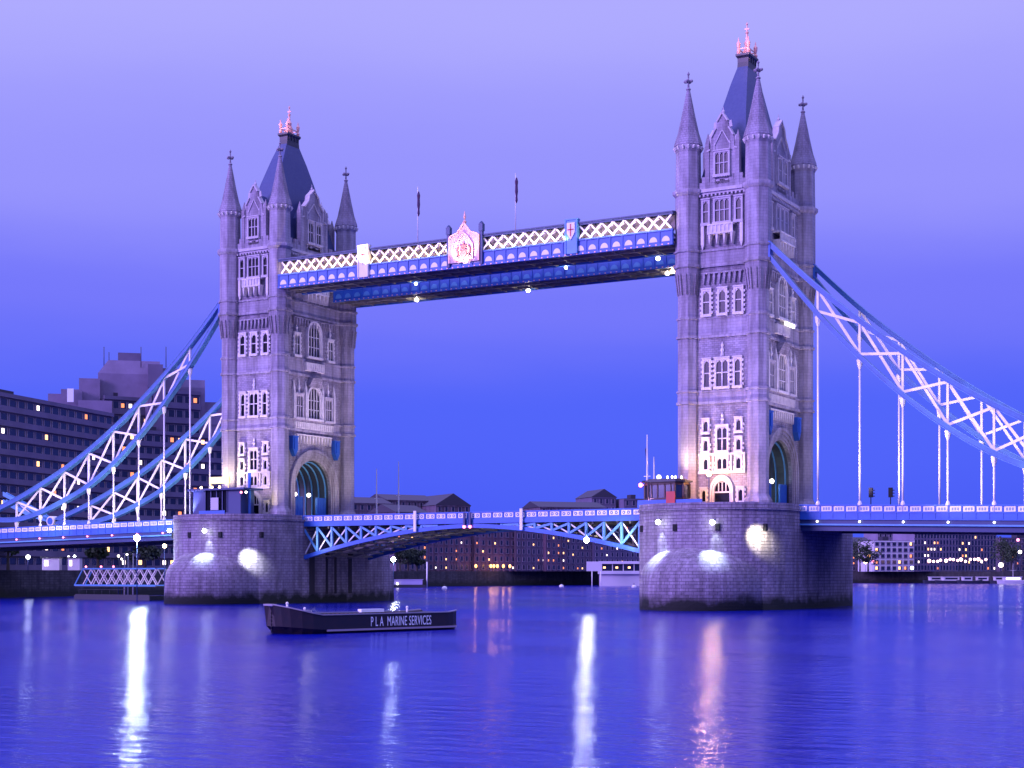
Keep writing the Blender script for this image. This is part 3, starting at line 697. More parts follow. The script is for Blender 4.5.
# walkway lighting: strip lamps sitting on the girder ledge in front of the lattice
for xa, xb in ((-75.5, -61.0), (-58.8, -43.4), (-36.7, -23.0), (-20.5, -7.0)):
    area(((xa+xb)/2, -11.75, 40.52), ((xa+xb)/2, -10.9, 42.0), 520, (1.0, .74, .30) if xa < -45 else (1.0, .80, .52), xb-xa, .12)
spot((-40.6, -14.0, 38.6), (-40.6, -11.3, 41.6), 3000, (1, .72, .66), 95, .6, .3)
spot((-59.25, -13.4, 40.6), (-59.25, -11.3, 42.2), 1500, (1, .8, .7), 70)
for x, y, z, en, mt in ((-11.8, -4.2, 37.9, 0, LG), (-14.0, 6.0, 37.9, 0, LY), (-15.3, 7.0, 37.9, 0, LG), (-41.0, 9.2, 37.9, 0, LG), (-62.0, 8.2, 38.0, 0, LG), (-27, -4.3, 38.0, 0, LW), (-54, -4.3, 38.0, 0, LW)):
    mb = MB(); mb.ball((0, 0, 0), .38 if mt != LW else .22, 0, 10, .8); mb.box(-.06, .06, -.06, .06, 0, .6); mb.build('under_lamp', [mt], wb if y > 0 else wf, loc=(x, y, z))
    point((x, y, z-.5), 160, (1, .85, .6), .2)

# ================================================================== parapet panels
mb = MB(); mb.box(-.78, .78, -.05, 0, .28, .98, 0)
for cx in (-.38, .38):
    mb.T = Matrix.Translation((cx, 0, .63)) @ Matrix.Rotation(PI/2, 4, 'X'); mb.lathe(0, 0, [(.24, .05), (.24, .075)], 8, 1); mb.lathe(0, 0, [(.11, .076), (.11, .09)], 6, 0)
PANEL_B = mb.mesh('parapet_panel', [WHITE, BLUE])
mb = MB(); mb.box(-.72, .72, -.05, 0, .30, .98, 0)
for cx in (-.36, 0, .36): mb.box(cx-.12, cx+.12, -.07, -.05, .45, .83, 1)
PANEL_S = mb.mesh('parapet_panel', [WHITE, M('panel_lavender_blue', (.22, .30, .55), .6)])  # lavender blue insets of the white panel

# ================================================================== bascule leaves
def leafz(u): return -.95-4.75*u**1.75     # u: 1 at pier, 0 at mid-span
def make_leaf():
    root = thing('bascule_leaf', 'x', 'bascule')
    Lh = (PXR-PXL)/2-HW+.28                             # local x: 0 at the pier face, Lh at mid-span
    mb = MB(); mb.box(0, Lh-.05, -8.8, 8.8, -.35, -.05); mb.build('roadway', [ROAD], root)
    mb = MB()
    for i in range(16):
        x = .6+(Lh-1.2)*i/15; zb = leafz(1-x/Lh)*.0-.95; mb.box(x-.15, x+.15, -8.6, 8.6, min(-.9, zb), -.35)
    for y in (-3, 3): 
        n_ = 14
        for i in range(n_):
            a, c = Lh*i/n_, Lh*(i+1)/n_; mb.beam((a, y, leafz(1-a/Lh)), (c, y, leafz(1-c/Lh)), .5, .35)
            mb.beam((a, y, leafz(1-a/Lh)), (a, y, -.4), .2, .2)
    n_ = 14
    for i in range(n_):                    # cross bracing plates on the underside
        a = Lh*(i+.5)/n_; mb.box(a-.3, a+.3, -8.7, 8.7, leafz(1-a/Lh)-.1, leafz(1-a/Lh)+.15)
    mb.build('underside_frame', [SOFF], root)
    for y in (-9.1, 9.1):
        n_ = 11; mb = MB(); mb.box(0, Lh-.05, y-.3, y+.3, -.6, .05)
        for i in range(22):
            a, c = Lh*i/22, Lh*(i+1)/22-.0; mb.beam((a, y, leafz(1-a/Lh)), (c, y, leafz(1-c/Lh)), .6, .62)
        mb.build('truss_chord', [BLUE], root)
        for i in range(1, n_-1):
            x = Lh*i/n_; x2 = Lh*(i-1)/n_
            mb = MB(); mb.beam((x, y, -.7), (x, y, leafz(1-x/Lh)+.2), .34, .36); mb.build('truss_post', [LBLUE], root)
            mb = MB(); mb.beam((x2, y, -.8), (x, y, leafz(1-x/Lh)+.3), .2, .34); mb.build('truss_diagonal', [LBLUE], root)
            mb = MB(); mb.beam((x2, y+.2, leafz(1-x2/Lh)+.3), (x, y+.2, -.8), .16, .2); mb.build('light_diagonal', [WHITE], root)
        mb = MB(); mb.box(0, Lh-.05, y-.12, y+.12, .05, .28); mb.box(0, Lh-.05, y-.16, y+.16, 1.02, 1.2)
        k_ = 16
        for i in range(k_+1):
            x = .1+(Lh-.25)*i/k_; mb.box(x-.09, x+.09, y-.13, y+.13, .28, 1.02)
        mb.box(0, Lh-.05, y-.03, y+.03, .28, 1.02)
        mb.build('parapet', [BLUE], root)
        if y < 0:
            for i in range(k_): link('parapet_panel', PANEL_B, root, (.1+(Lh-.25)*(i+.5)/k_, y-.04, 0))
    mb = MB(); mb.box(-.22, .22, -.12, .12, -1.7, 1.5); mb.build('marker_post', [WHITE], root, loc=(Lh*.70, -9.75, 0))
    mb = MB(); mb.box(-.16, .16, -.16, .16, -.9, 1.1); mb.build('end_post', [DBLUE], root, loc=(Lh-.5, -9.7, 0))
    mb = MB(); mb.ball((0, 0, 0), .26); mb.build('navigation_lamp', [LR], root, loc=(Lh-.5, -9.75, -1.1))
    return root
leafL = make_leaf(); leafL.location = (PXL+HW-.3, 0, 0); leafL['label'] = 'left half of the blue lifting road span, hinged at the farther pier'; leafL['category'] = 'bascule'; leafL['group'] = 'lifting road leaves'
leafR = copy_tree(leafL); leafR.location = (PXR-HW+.3, 0, 0); leafR['label'] = 'right half of the blue lifting road span, hinged at the nearer pier'
# mirror geometry for the right leaf: turn half round about its hinge and mirror the sides back
for ch in leafR.children:
    me = ch.data; l_ = ch.location.copy()
    if ch.name.startswith('parapet_panel') or ch.name.startswith('marker') or ch.name.startswith('end_post') or ch.name.startswith('navigation'):
        ch.location = (-l_.x, l_.y, l_.z)
    else:
        me = me.copy()
        for v_ in me.vertices: v_.co.x = -v_.co.x
        me.flip_normals(); ch.data = me

# ================================================================== suspended side spans
def decktop(d): return 0.0 - max(0, d-11)*.0215
def make_span(side):                       # side: +1 right of right tower, -1 left of left tower
    root = thing('suspended_span', 'x', 'bridge span')
    n_ = 12; d0, d1 = 11.0, 82.0
    mb = MB()
    def strip(y0, y1, za, zb, m_=0):
        mb.rings([[(side*d, y0, decktop(d)+za), (side*d, y1, decktop(d)+za), (side*d, y1, decktop(d)+zb), (side*d, y0, decktop(d)+zb)] for d in (d0, d1)], m_)
    strip(-8.9, 8.9, -.35, -.02); mb.build('roadway', [ROAD], root)
    mb = MB()
    for i in range(25):
        d = d0+.5+(d1-d0-1)*i/24; z = decktop(d); mb.box(min(side*(d-.2), side*(d+.2)), max(side*(d-.2), side*(d+.2)), -9, 9, z-1.9, z-.35)
    for y in (-4.5, 0, 4.5): strip(y-.15, y+.15, -1.6, -.35)
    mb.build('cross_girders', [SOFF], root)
    for y in (-9.35, 9.35):
        mb = MB(); s_ = -1 if y < 0 else 1
        strip(y-.15, y+.15, -.72, .25); strip(y-.3, y+.3, -.85, -.72); strip(y-.22, y+.22, .1, .28)
        strip(y-.1, y+.1, 1.02, 1.2) if False else strip(y-.17, y+.17, 1.03, 1.2)
        strip(y-.03, y+.03, .25, 1.03)
        k_ = 41
        for i in range(k_+1):
            d = d0+.1+(d1-d0-.2)*i/k_; z = decktop(d); mb.box(side*d-.09, side*d+.09, y-.13, y+.13, z+.28, z+1.03); mb.box(side*d-.06, side*d+.06, y-.22, y+.22, z-.71, z+.08)
        mb.build('edge_girder', [BLUE], root)
        mb = MB(); strip(y-.05, y+.05, -1.4, -.85); mb.build('recessed_web', [DBLUE], root)
        mb = MB(); strip(y-.25, y+.25, -1.62, -1.4); mb.build('lower_flange', [LBLUE], root)
        mb = MB(); strip(y+(.3 if y < 0 else -.6), y+(.6 if y < 0 else -.3), -2.35, -1.62); mb.build('bottom_girder', [DBLUE], root)
        if y < 0:
            for i in range(k_):
                d = d0+.1+(d1-d0-.2)*(i+.5)/k_
                if d > 66: break
                link('parapet_panel', PANEL_S, root, (side*d, y-.04, decktop(d)))
            for i in range(8):
                d = 14.2+5.87*i; mb = MB(); mb.ball((0, 0, 0), .15); mb.box(-.05, .05, 0, .3, -.05, .05)
                mb.build('edge_lamp', [LR if side < 0 else LG], root, loc=(side*d, y-.3, decktop(d)-1.1))
    return root
spR = make_span(1); spR['label'] = 'blue suspended road span running off right from the nearer tower'; spR['category'] = 'bridge span'; spR['group'] = 'suspended side spans'
spL = make_span(-1); spL.location = (-82.3, 0, 0); spL['label'] = 'blue suspended road span running off left from the farther tower'; spL['category'] = 'bridge span'; spL['group'] = 'suspended side spans'

# ================================================================== suspension chains
LOW = [(7.4, 35.4), (14.2, 27.0), (20.0, 20.8), (25.8, 15.4), (31.7, 10.8), (37.6, 7.2), (43.5, 4.7), (49.5, 2.7), (55.5, 1.6), (64.5, 1.9)]
UPP = [(7.4, 37.1), (14.2, 30.5), (20.0, 25.6), (25.8, 21.1), (31.7, 17.0), (37.6, 13.4), (43.5, 10.3), (49.5, 7.6), (55.5, 5.2), (64.5, 2.2)]
def smooth(tab, d):
    xs = [p[0] for p in tab]; i = max(0, min(len(tab)-2, sum(1 for x in xs if x <= d)-1))
    def sl(k):
        if k == 0: return (tab[1][1]-tab[0][1])/(tab[1][0]-tab[0][0])*1.04
        if k == len(tab)-1: return (tab[-1][1]-tab[-2][1])/(tab[-1][0]-tab[-2][0])
        return (tab[k+1][1]-tab[k-1][1])/(tab[k+1][0]-tab[k-1][0])
    (xa, ya), (xb, yb) = tab[i], tab[i+1]; h = xb-xa; t_ = (d-xa)/h
    return (2*t_**3-3*t_**2+1)*ya+(t_**3-2*t_**2+t_)*h*sl(i)+(-2*t_**3+3*t_**2)*yb+(t_**3-t_**2)*h*sl(i+1)
def make_chain(side):
    root = thing('suspension_chain', 'x', 'suspension chain')
    for tab, nm in ((UPP, 'upper_chord'), (LOW, 'lower_chord')):
        mb = MB(); n_ = 44; ds = [7.4+(64.5-7.4)*i/n_ for i in range(n_+1)]
        for y in (-.42, .42):
            mb.rings([[(side*d, y-.08, smooth(tab, d)-.36), (side*d, y+.08, smooth(tab, d)-.36), (side*d, y+.08, smooth(tab, d)+.36), (side*d, y-.08, smooth(tab, d)+.36)] for d in ds])
        for o in (-.40, .40):
            mb.rings([[(side*d, -.56, smooth(tab, d)+o-.04), (side*d, .56, smooth(tab, d)+o-.04), (side*d, .56, smooth(tab, d)+o+.04), (side*d, -.56, smooth(tab, d)+o+.04)] for d in ds], 1)
        mb.build(nm, [CBLUE, BLUE2], root)
    for i in range(1, 9):
        d = LOW[i][0]; zl, zu = LOW[i][1], UPP[i][1]
        mb = MB(); mb.beam((side*d, 0, zl), (side*d, 0, zu), .3, .3); mb.build('bracing_post', [WHITE], root)
        mb = MB(); zt = decktop(d)+1.1
        if zl-zt > .9:
            mb.tube((side*d, 0, zt-1.2), (side*d, 0, zl-.4), .14, .14, 8); mb.lathe(side*d, 0, [(.16, zl-1.7), (.34, zl-1.1), (.42, zl-.45), (.3, zl-.3)], 8)
            mb.lathe(side*d, 0, [(.3, zt), (.3, zt+.2), (.15, zt+.6)], 8)
        else: mb.box(side*d-.2, side*d+.2, -.2, .2, zt-.6, zl-.3)
        mb.build('hanger', [WHITE], root)
        if i < 9:
            j = i+1; d2 = LOW[j][0]
            if i < 8:
                mb = MB(); mb.beam((side*d, -.12, zl+.3), (side*d2, -.12, UPP[j][1]-.3), .18, .36); mb.build('brace', [WHITE], root)
                mb = MB(); mb.beam((side*d, .12, zu-.3), (side*d2, .12, LOW[j][1]+.3), .18, .36); mb.build('brace', [WHITE], root)
    mb = MB()                               # pin joint ring
    mb.T = Matrix.Translation((side*65.6, 0, 2.0)) @ Matrix.Rotation(PI/2, 4, 'X')
    mb.lathe(0, 0, [(1.0, -.8), (1.0, .8)], 16, 0, 0, False); mb.lathe(0, 0, [(.7, -.86), (.7, .86)], 16, 1, 0, False)
    mb.build('pin_joint', [WHITE, BLUE], root)
    mb = MB()                               # rising short segment to the shore tower
    for y in (-.42, .42):
        for o in (0, 1.5):
            mb.rings([[(side*d, y-.08, z-.4), (side*d, y+.08, z-.4), (side*d, y+.08, z+.4), (side*d, y-.08, z+.4)] for d, z in ((66.4, 2.2+o*.1), (72, 3.5+o*.9), (79, 6.2+o))])
    mb.build('shore_chord', [LBLUE], root)
    for i in range(2):
        mb = MB(); a = (70, 3.6+i*2.3); mb.beam((side*68, 0, 2.6), (side*72, 0, 4.7), .16, .3) if i == 0 else mb.beam((side*72, 0, 3.7), (side*76, 0, 6.4), .16, .3); mb.build('brace', [WHITE], root)
    mb = MB(); mb.rings([[(side*6.2, -.7, 35.2), (side*6.2, .7, 35.2), (side*6.2, .7, 37.6), (side*6.2, -.7, 37.6)], [(side*7.6, -.6, 34.8), (side*7.6, .6, 34.8), (side*7.6, .6, 37.4), (side*7.6, -.6, 37.4)]]); mb.build('anchor_casing', [BLUE], root)
    return root
G = 'suspension chains hung from the towers'
chR = make_chain(1); chR.location = (0, -9.35, 0); chR['label'] = 'front suspension chain sweeping down to the right from the nearer tower'; chR['group'] = G
c2 = copy_tree(chR, loc=(0, 9.35, 0), label='rear suspension chain on the right, just above and behind the front one')
chL = make_chain(-1); chL.location = (-82.3, -9.35, 0); chL['label'] = 'front suspension chain sweeping down to the left from the farther tower'; chL['group'] = G
c4 = copy_tree(chL, loc=(-82.3, 9.35, 0), label='rear suspension chain on the left, lower in view behind the front one')
# floodlights on the piers and deck washing the chains
for X0, sd_ in ((TXR, 1), (TXL, -1)):
    for yy in (-11.5, 6.5):
        for d, tgt, en in ((16, (26, 20), 1500), (27, (36, 11), 1000), (40, (50, 5), 700)):
            spot((X0+sd_*d, yy-5.5, 1.0), (X0+sd_*tgt[0], yy+2.1, tgt[1]), en*8.0, (1, .84, .72), 120, 1.0, .3)

# ================================================================== floodlight fittings
def flood_fitting(loc, label, group, mat=None, r=.3):
    o = thing('floodlight', label, 'lamp', loc, 0, group)
    mb = MB(); mb.ball((0, 0, 0), r, 0, 10); mb.build('lamp_glass', [mat or LW], o)
    mb = MB(); mb.beam((0, .15, .1), (0, 1.2, .5), .1, .1); mb.box(-.2, .2, .1, .3, .15, .4); mb.build('bracket', [DBLUE], o)
def py(x, hw=HW): return -12.5-10*math.sqrt(max(0, 1-(abs(x)/hw)**(2/.92)))
for X0, nm, TX0 in ((PXR, 'nearer right pier', TXR), (PXL, 'farther left pier', TXL)):
    rt = X0 > -10
    for x, z, pos in (((-4.3, -1.35, 'left'), (3.6, -1.5, 'right')) if rt else ((-8.5, -1.25, 'left'), (1.9, -1.5, 'right'))):
        yy = py(x)
        flood_fitting((X0+x, yy-1.0, z), f'small round white floodlight on the {nm}, {pos} of its two', 'pier floodlights', None, .34)
        nx = x/HW
        spot((X0+x+nx*.3, yy-1.5, z-.4), (X0+x+.2, yy-1.4, -9), 7500 if rt else 7500, (.62, .84, 1.0), 56, 1.0, .12)
        spot((X0+x+nx*.3, yy-.9, z-.4), (X0+x+.2, yy+.2, -5), 900, (.7, .88, 1.0), 50, .8, .12)
    xb, zb = (8.3, -3.4) if rt else (7.75, -5.9)
    spot((X0+xb+.9, py(xb)-3.4, zb+1.6), (X0+xb, py(xb), zb), 9000, (1, .95, .60) if rt else (.86, .95, 1.0), 56, 1.0, .25)
    # lamps on the cabin roofs and pier top washing the foot of the tower
    for x, y, z, en in ((-5.0, -13.4, 5.9, 2300), (1.5, -14.2, 1.6, 1500), (5.0, -13.8, 1.6, 900)):
        spot((TX0+x, y, z), (TX0+x*.7+.4, -9.6, 11.5), en*(1.3 if rt else 2.6), (1, .80, .44) if not rt else (1, .80, .60), 105, 1.0, .35)
    spot((TX0+13.5, -6.5, 1.0), (TX0+5.0, 0, 17), 4200 if not rt else 1600, (1, .80, .62), 110, 1.0, .3)
    spot((TX0+13.5, 6.5, 1.0), (TX0+5.0, 0, 17), 4200 if not rt else 1600, (1, .80, .62), 110, 1.0, .3)
    for x in (-8, 8):
        spot((TX0+x, -19.5 if abs(x) < 7 else -16.5, 1.35), (TX0-x*.25, -9.4, 33), 15000 if rt else 17000, (.66, .50, 1.0), 58, 1.0, .3)
    for y in (-8.5, 8.5):
        spot((TX0+21, y, .6), (TX0+5, y*-.3, 34), 15000 if rt else 19000, (.74, .56, .95), 62, 1.0, .3)
    point((TX0+2.5, 0, 4.0), 260, (.55, .85, 1.0), .3)
    point((TX0+.9, -3.6, 67.6), 260, (1, .5, .45), .2)

# lamp on a post in front of the right tower's door
def street_lamp(loc, h, label, mat, en, col, group=None, r=.28):
    o = thing('street_lamp', label, 'street lamp', loc, 0, group)
    mb = MB(); mb.lathe(0, 0, [(.22, 0), (.2, .5), (.09, .8), (.06, h-.3)], 8); mb.box(-.4, .4, -.04, .04, h-.6, h-.5); mb.build('post', [DBLUE], o)
    mb = MB(); mb.ball((0, 0, h), r, 0, 10); mb.build('lantern', [mat], o)
    return o
street_lamp((.1, -13.6, .5), 5.0, 'orange glowing street lamp standing before the nearer tower door', M('lamp_amber', (1, 1, 1), emit=(1, .45, .10), es=420), 0, None, None, .34)
point((.1, -12.4, 5.5), 200, (1, .48, .16), .3)

# ================================================================== control cabins, masts
cab = thing('control_cabin', 'small dark timber cabin with wide windows on the nearer pier', 'cabin', (-5.7, -14.6, .5))
def octo(a, b, c): return [(-a, -b+c), (-a+c, -b), (a-c, -b), (a, -b+c), (a, b-c), (a-c, b), (-a+c, b), (-a, b-c)]
mb = MB(); mb.prism(octo(2.9, 2.0, .9), 0, 1.7); 
for x, y in octo(2.9, 2.0, .9): mb.box(x-.12, x+.12, y-.12, y+.12, 1.7, 3.7)
for x in (-1.5, -.6, .5, 1.4): mb.box(x-.08, x+.08, -2.02, -1.9, 1.7, 3.7)
mb.prism(octo(2.92, 2.02, .9), 3.5, 3.9); mb.build('cabin_wall', [WOOD], cab)
mb = MB(); mb.prism(octo(2.8, 1.9, .88), 1.7, 3.5); mb.build('window', [CABGLASS], cab)
mb = MB(); mb.prism(octo(3.25, 2.35, 1.0), 3.9, 4.15); mb.prism(octo(2.6, 1.7, .8), 4.15, 4.35); mb.build('roof', [LEAD], cab)
mb = MB(); mb.box(1.2, 2.5, -3.1, -2.96, .4, 2.5); mb.build('red_panel', [RED], cab)
mb = MB(); mb.box(-3.2, 6.4, -2.9, -2.75, .2, 1.4); mb.build('blue_screen', [BLUE], cab)
for x, r in ((-1.0, .36), (.3, .15), (1.0, .14), (1.5, .12), (2.4, .1)):
    mb = MB(); mb.ball((0, 0, .25), r, 0, 10); mb.lathe(0, 0, [(.12, -.2), (.1, .1)], 8); mb.build('roof_lamp', [M('dome_white', (.9, .9, .85), .4, emit=(1, .93, .8), es=1.6) if r > .3 else LG], cab, loc=(x, -.6, 4.4))
def mast(loc, h, label, red, yard):
    o = thing('signal_mast', label, 'mast', loc, 0, 'signal masts on the piers')
    mb = MB(); mb.lathe(0, 0, [(.16, 0), (.13, h*.4), (.06, h)], 8); 
    if yard: mb.box(-.5, .5, -.04, .04, h*.45, h*.45+.09)
    mb.build('pole', [WHITE], o)
    if red:
        mb = MB(); mb.ball((-1.0, 0, 0), .32, 0, 8); mb.box(-.9, 0, -.04, .04, -.05, .05); mb.build('red_lamp', [LR], o, loc=(0, 0, h*.34))
        mb = MB(); mb.ext([(-.12, h*.52), (-.02, h*.52), (-.02, h*.86), (-.3, h*.8), (-.16, h*.68)], -.03, .03); mb.build('flag', [M('dark_flag', (.03, .03, .08), .8)], o)
mast((-8.3, -15.6, .5), 10.6, 'tall pale mast with red lamp on the nearer pier, left of its cabin', True, True)
mast((-7.9, -14.2, .5), 7.6, 'shorter thin pale mast on the nearer pier, close behind the cabin', False, False)
mast((-72.8, 12, .5), 9.5, 'thin pale mast rising just right of the farther tower', False, True)
mast((-71.2, 16.5, .5), 11.0, 'thin taller mast right of the farther tower, beside a shorter one', False, True)

cab = thing('control_cabin', 'long flat-roofed dark cabin with blue panels on the farther pier', 'cabin', (-82.3-2.6, -14.4, .5))
mb = MB(); mb.box(-5.0, 5.0, -1.8, 1.8, 0, 1.2); mb.box(-5.0, -2.4, -1.7, 1.7, 1.2, 4.8); mb.box(2.2, 4.9, -1.7, 1.7, 1.2, 4.8)
for x in (-2.4, -1.2, 0, 1.2, 2.2): mb.box(x-.08, x+.08, -1.82, -1.68, 1.2, 4.8)
mb.build('cabin_wall', [DBLUE], cab)
mb = MB(); mb.box(-2.4, 2.2, -1.62, 1.6, 1.2, 4.8); mb.build('window', [GLASS], cab)
mb = MB(); mb.box(-5.6, 6.2, -2.5, 2.4, 4.8, 5.1); mb.build('roof', [DBLUE], cab)
mb = MB(); mb.box(-3.6, 1.8, -1.95, -1.84, .3, 1.5); mb.build('blue_panel', [BLUE], cab)
mb = MB(); mb.box(-1.1, .5, -1.98, -1.85, 1.6, 3.6); 
for i in range(5): mb.box(-1.1, .5, -2.02, -1.98, 1.8+.38*i, 1.95+.38*i)
mb.build('pale_screen', [M('pale_panel', (.45, .45, .5), .6)], cab)
mb = MB(); mb.box(-3.0, 1.2, -.12, .12, 6.0, 7.1); mb.box(-2.8, -2.7, -.05, .05, 5.1, 6.0); mb.box(.9, 1.0, -.05, .05, 5.1, 6.0)
mb.build('glow_board', [M('yellow_glow', (.9, .8, .3), emit=(1, .78, .2), es=.9)], cab)  # board glows in place of yellow light falling above the roof
for x in (-4.3, -2.0, -.4): 
    mb = MB(); mb.ball((0, 0, 0), .2); mb.build('roof_lamp', [LY], cab, loc=(x, -.6, 5.4))
mb = MB(); mb.box(5.2, 5.5, -.2, .2, 0, 7.6); mb.ball((5.35, -.3, 4.6), .22); mb.build('blue_post', [BLUE], cab)
mb = MB(); mb.ball((0, 0, 0), .2); mb.build('signal_lamp', [LR], cab, loc=(5.6, -2.4, 4.3)); mb = MB(); mb.ball((0, 0, 0), .2); mb.build('signal_lamp', [LG], cab, loc=(6.6, -2.4, 4.3))

# traffic signals on the right span
for x, lb in ((20.5, 'left'), (23.2, 'right')):
    o = thing('traffic_signal', f'dark traffic signal above the right road parapet, {lb} one of the pair', 'traffic signal', (x, -6, decktop(x)), 0, 'traffic signals on the right span')
    mb = MB(); mb.tube((0, 0, 0), (0, 0, 2.6), .07); mb.build('post', [BLACK], o)
    mb = MB(); mb.box(-.25, .25, -.2, .2, 2.3, 3.6)
    for k_ in range(3): mb.box(.25, .5, -.18, .18, 2.4+k_*.4, 2.5+k_*.4)
    mb.build('signal_head', [BLACK], o)

# ================================================================== barge
A = at(271, 128, z=WZ); B = at(438, 141, z=WZ); Lb = (B-A).xy.length; ang = math.atan2(B.y-A.y, B.x-A.x)
bar = thing('barge', 'black open barge with white lettering, moored in front of the left pier', 'barge', ((A.x+B.x)/2, (A.y+B.y)/2, WZ), ang)
HULL = M('black_hull', (.004, .004, .010), .5, col2=(.016, .007, .009), nscale=.9)
hl = Lb/2
def sec(x):
    u = (x+hl)/(2*hl); bow = max(0, 1-u/.16); stern = max(0, (u-.93)/.07)
    bwid = 2.7*(1-.78*bow**2.2)*(1-.12*stern**2)
    sheer = 1.5+.85*bow**1.1+.12*stern
    keel = -.6+1.2*bow**2
    return bwid, sheer, keel, bow
xs = [-hl, -hl+.35, -hl+.8, -hl+1.5, -hl+2.3, -hl+3.2] + [(-hl+3.6)+(2*hl-4.8)*i/10 for i in range(11)] + [hl-.6, hl]
mb = MB(); rs = []
for x in xs:
    b_, s_, k_, bo = sec(x)
    rs.append([(x+.5*bo, -b_*.75, k_), (x, -b_, .35+.3*bo), (x-.25*bo, -b_, s_), (x-.25*bo, -b_+.28, s_), (x, -b_+.34, .9 if abs(x) < hl-3.0 else s_-.12), (x, b_-.34, .9 if abs(x) < hl-3.0 else s_-.12), (x-.25*bo, b_-.28, s_), (x-.25*bo, b_, s_), (x, b_, .35+.3*bo), (x+.5*bo, b_*.75, k_)])
mb.rings(rs, 0); mb.build('hull', [HULL], bar)
mb = MB()
for sg in (-1, 1):
    pp = [(x-.25*sec(x)[3], sg*sec(x)[0], sec(x)[1]) for x in xs]
    mb.rings([[(x, y-.12, z), (x, y+.12, z), (x, y+.12, z+.1), (x, y-.12, z+.1)] for x, y, z in pp])
mb.box(-hl-.3, -hl+.1, -.62, .62, 2.3, 2.45); mb.build('gunwale', [M('rubbing_rail', (.26, .24, .27), .5)], bar)
mb = MB()
pp = [(x, -sec(x)[0]-.03, .18) for x in xs[6:]]; mb.rings([[(x, y-.05, z), (x, y+.05, z), (x, y+.05, z+.16), (x, y-.05, z+.16)] for x, y, z in pp]); mb.build('hull_strake', [M('strake_paint', (.30, .24, .30), .5)], bar)
mb = MB()
for i in range(26):
    x = -hl+4+(2*hl-6.5)*i/25; mb.box(x-.06, x+.06, 2.25, 2.38, .9, 1.48)
mb.build('inner_rib', [M('rust_ribs', (.16, .06, .05), .8)], bar)
mb = MB(); mb.box(-hl+.6, -hl+3.4, -1.0, 1.0, 1.62, 1.9); mb.build('foredeck', [M('deck_grey', (.30, .29, .33), .6)], bar)
mb = MB(); mb.tube((0, 0, 0), (0, 0, .55), .09); mb.ball((0, 0, .6), .13); b1 = mb.mesh('bollard', [WHITE])
link('bollard', b1, bar, (-hl+1.4, -.3, 1.88)); link('bollard', b1, bar, (hl-2.0, 1.9, 1.3)); link('bollard', b1, bar, (-hl+5.2, 2.3, 1.35))
mb = MB(); mb.box(-1.3, 1.3, -.25, .25, 0, .28); mb.build('pale_bundle', [M('pale_bundle', (.85, .85, .85), .5)], bar, loc=(hl*.38, 2.5, 1.52))
mb = MB()
for z in range(6): mb.tube((-hl-.1, -.25, .1+z*.3), (-hl-.18, -.25, .42+z*.3), .05)
mb.build('mooring_chain', [HULL], bar)
tx = bpy.data.curves.new('lettering', 'FONT'); tx.body = 'P L A  MARINE SERVICES'; tx.size = 1.0; tx.extrude = .01; tx.space_character = 1.08
to = bpy.data.objects.new('t', tx); COL.objects.link(to)
bpy.context.view_layer.update(); dg = bpy.context.evaluated_depsgraph_get(); me = bpy.data.meshes.new_from_object(to.evaluated_get(dg)); bpy.data.objects.remove(to)
xsv = [v_.co.x for v_ in me.vertices]; wtx = max(xsv)-min(xsv); ysv = [v_.co.y for v_ in me.vertices]; htx = max(ysv)-min(ysv)
TW, TH = Lb*.37, .80
for v_ in me.vertices: v_.co = Vector(((v_.co.x-min(xsv))/wtx*TW, -v_.co.z-.0, (v_.co.y-min(ysv))/htx*TH)) 
me.materials.clear(); me.materials.append(M('white_lettering', (.85, .85, .85), .6))
link('lettering', me, bar, (-hl+Lb*.45, -2.7-.04, .50))

# ================================================================== far buildings
WM = {}
def panes(wd, h, mat):
    k_ = (wd, h, mat.name)
    if k_ not in WM:
        mb = MB()
        if mat is WDARK: mb.box(-wd/2, wd/2, -.12, .05, 0, h, 0)
        else:
            q = min(.8, wd*.42); mb.box(-wd/2, wd/2, -.1, .05, 0, h, 2); mb.box(-q, q*.3, -.14, -.1, h*.12, h*.12+min(h*.8, q*1.7), 0)
        for x in (-wd/2-.12, wd/2): mb.box(x, x+.12, -.2, .05, -.1, h+.1, 1)
        mb.box(-wd/2-.2, wd/2+.2, -.28, .05, -.25, -.1, 1)
        WM[k_] = mb.mesh('window', [mat, M_TRIM, WDARK])
    return WM[k_]
M_TRIM = M('window_trim', (.26, .22, .28), .7)
WLIT = [M('window_lit_warm', (.2, .15, .1), emit=(1, .48, .18), es=3.5), M('window_lit_white', (.2, .2, .2), emit=(1, .80, .75), es=3.0), M('window_lit_dim', (.1, .06, .05), emit=(1, .28, .10), es=1.8)]
WDARK = M('window_dark', (.015, .018, .04), .15)
BRICK = stone('far_brick', (.25, .145, .21), (.20, .115, .17), (.14, .09, .13), .8, .3, .02)
BRICK2 = stone('far_brick_purple', (.21, .15, .23), (.16, .12, .18), (.12, .09, .13), .8, .3, .02)
CONC = M('dark_concrete', (.13, .11, .18), .85, col2=(.09, .075, .13), nscale=.15)
CONC2 = M('pale_concrete', (.21, .17, .27), .85, col2=(.14, .115, .18), nscale=.12)
RENDER = M('pale_render', (.50, .48, .50), .7)
ROOFD = M('dark_tiled_roof', (.03, .026, .045), .7)
GZ = -7.6
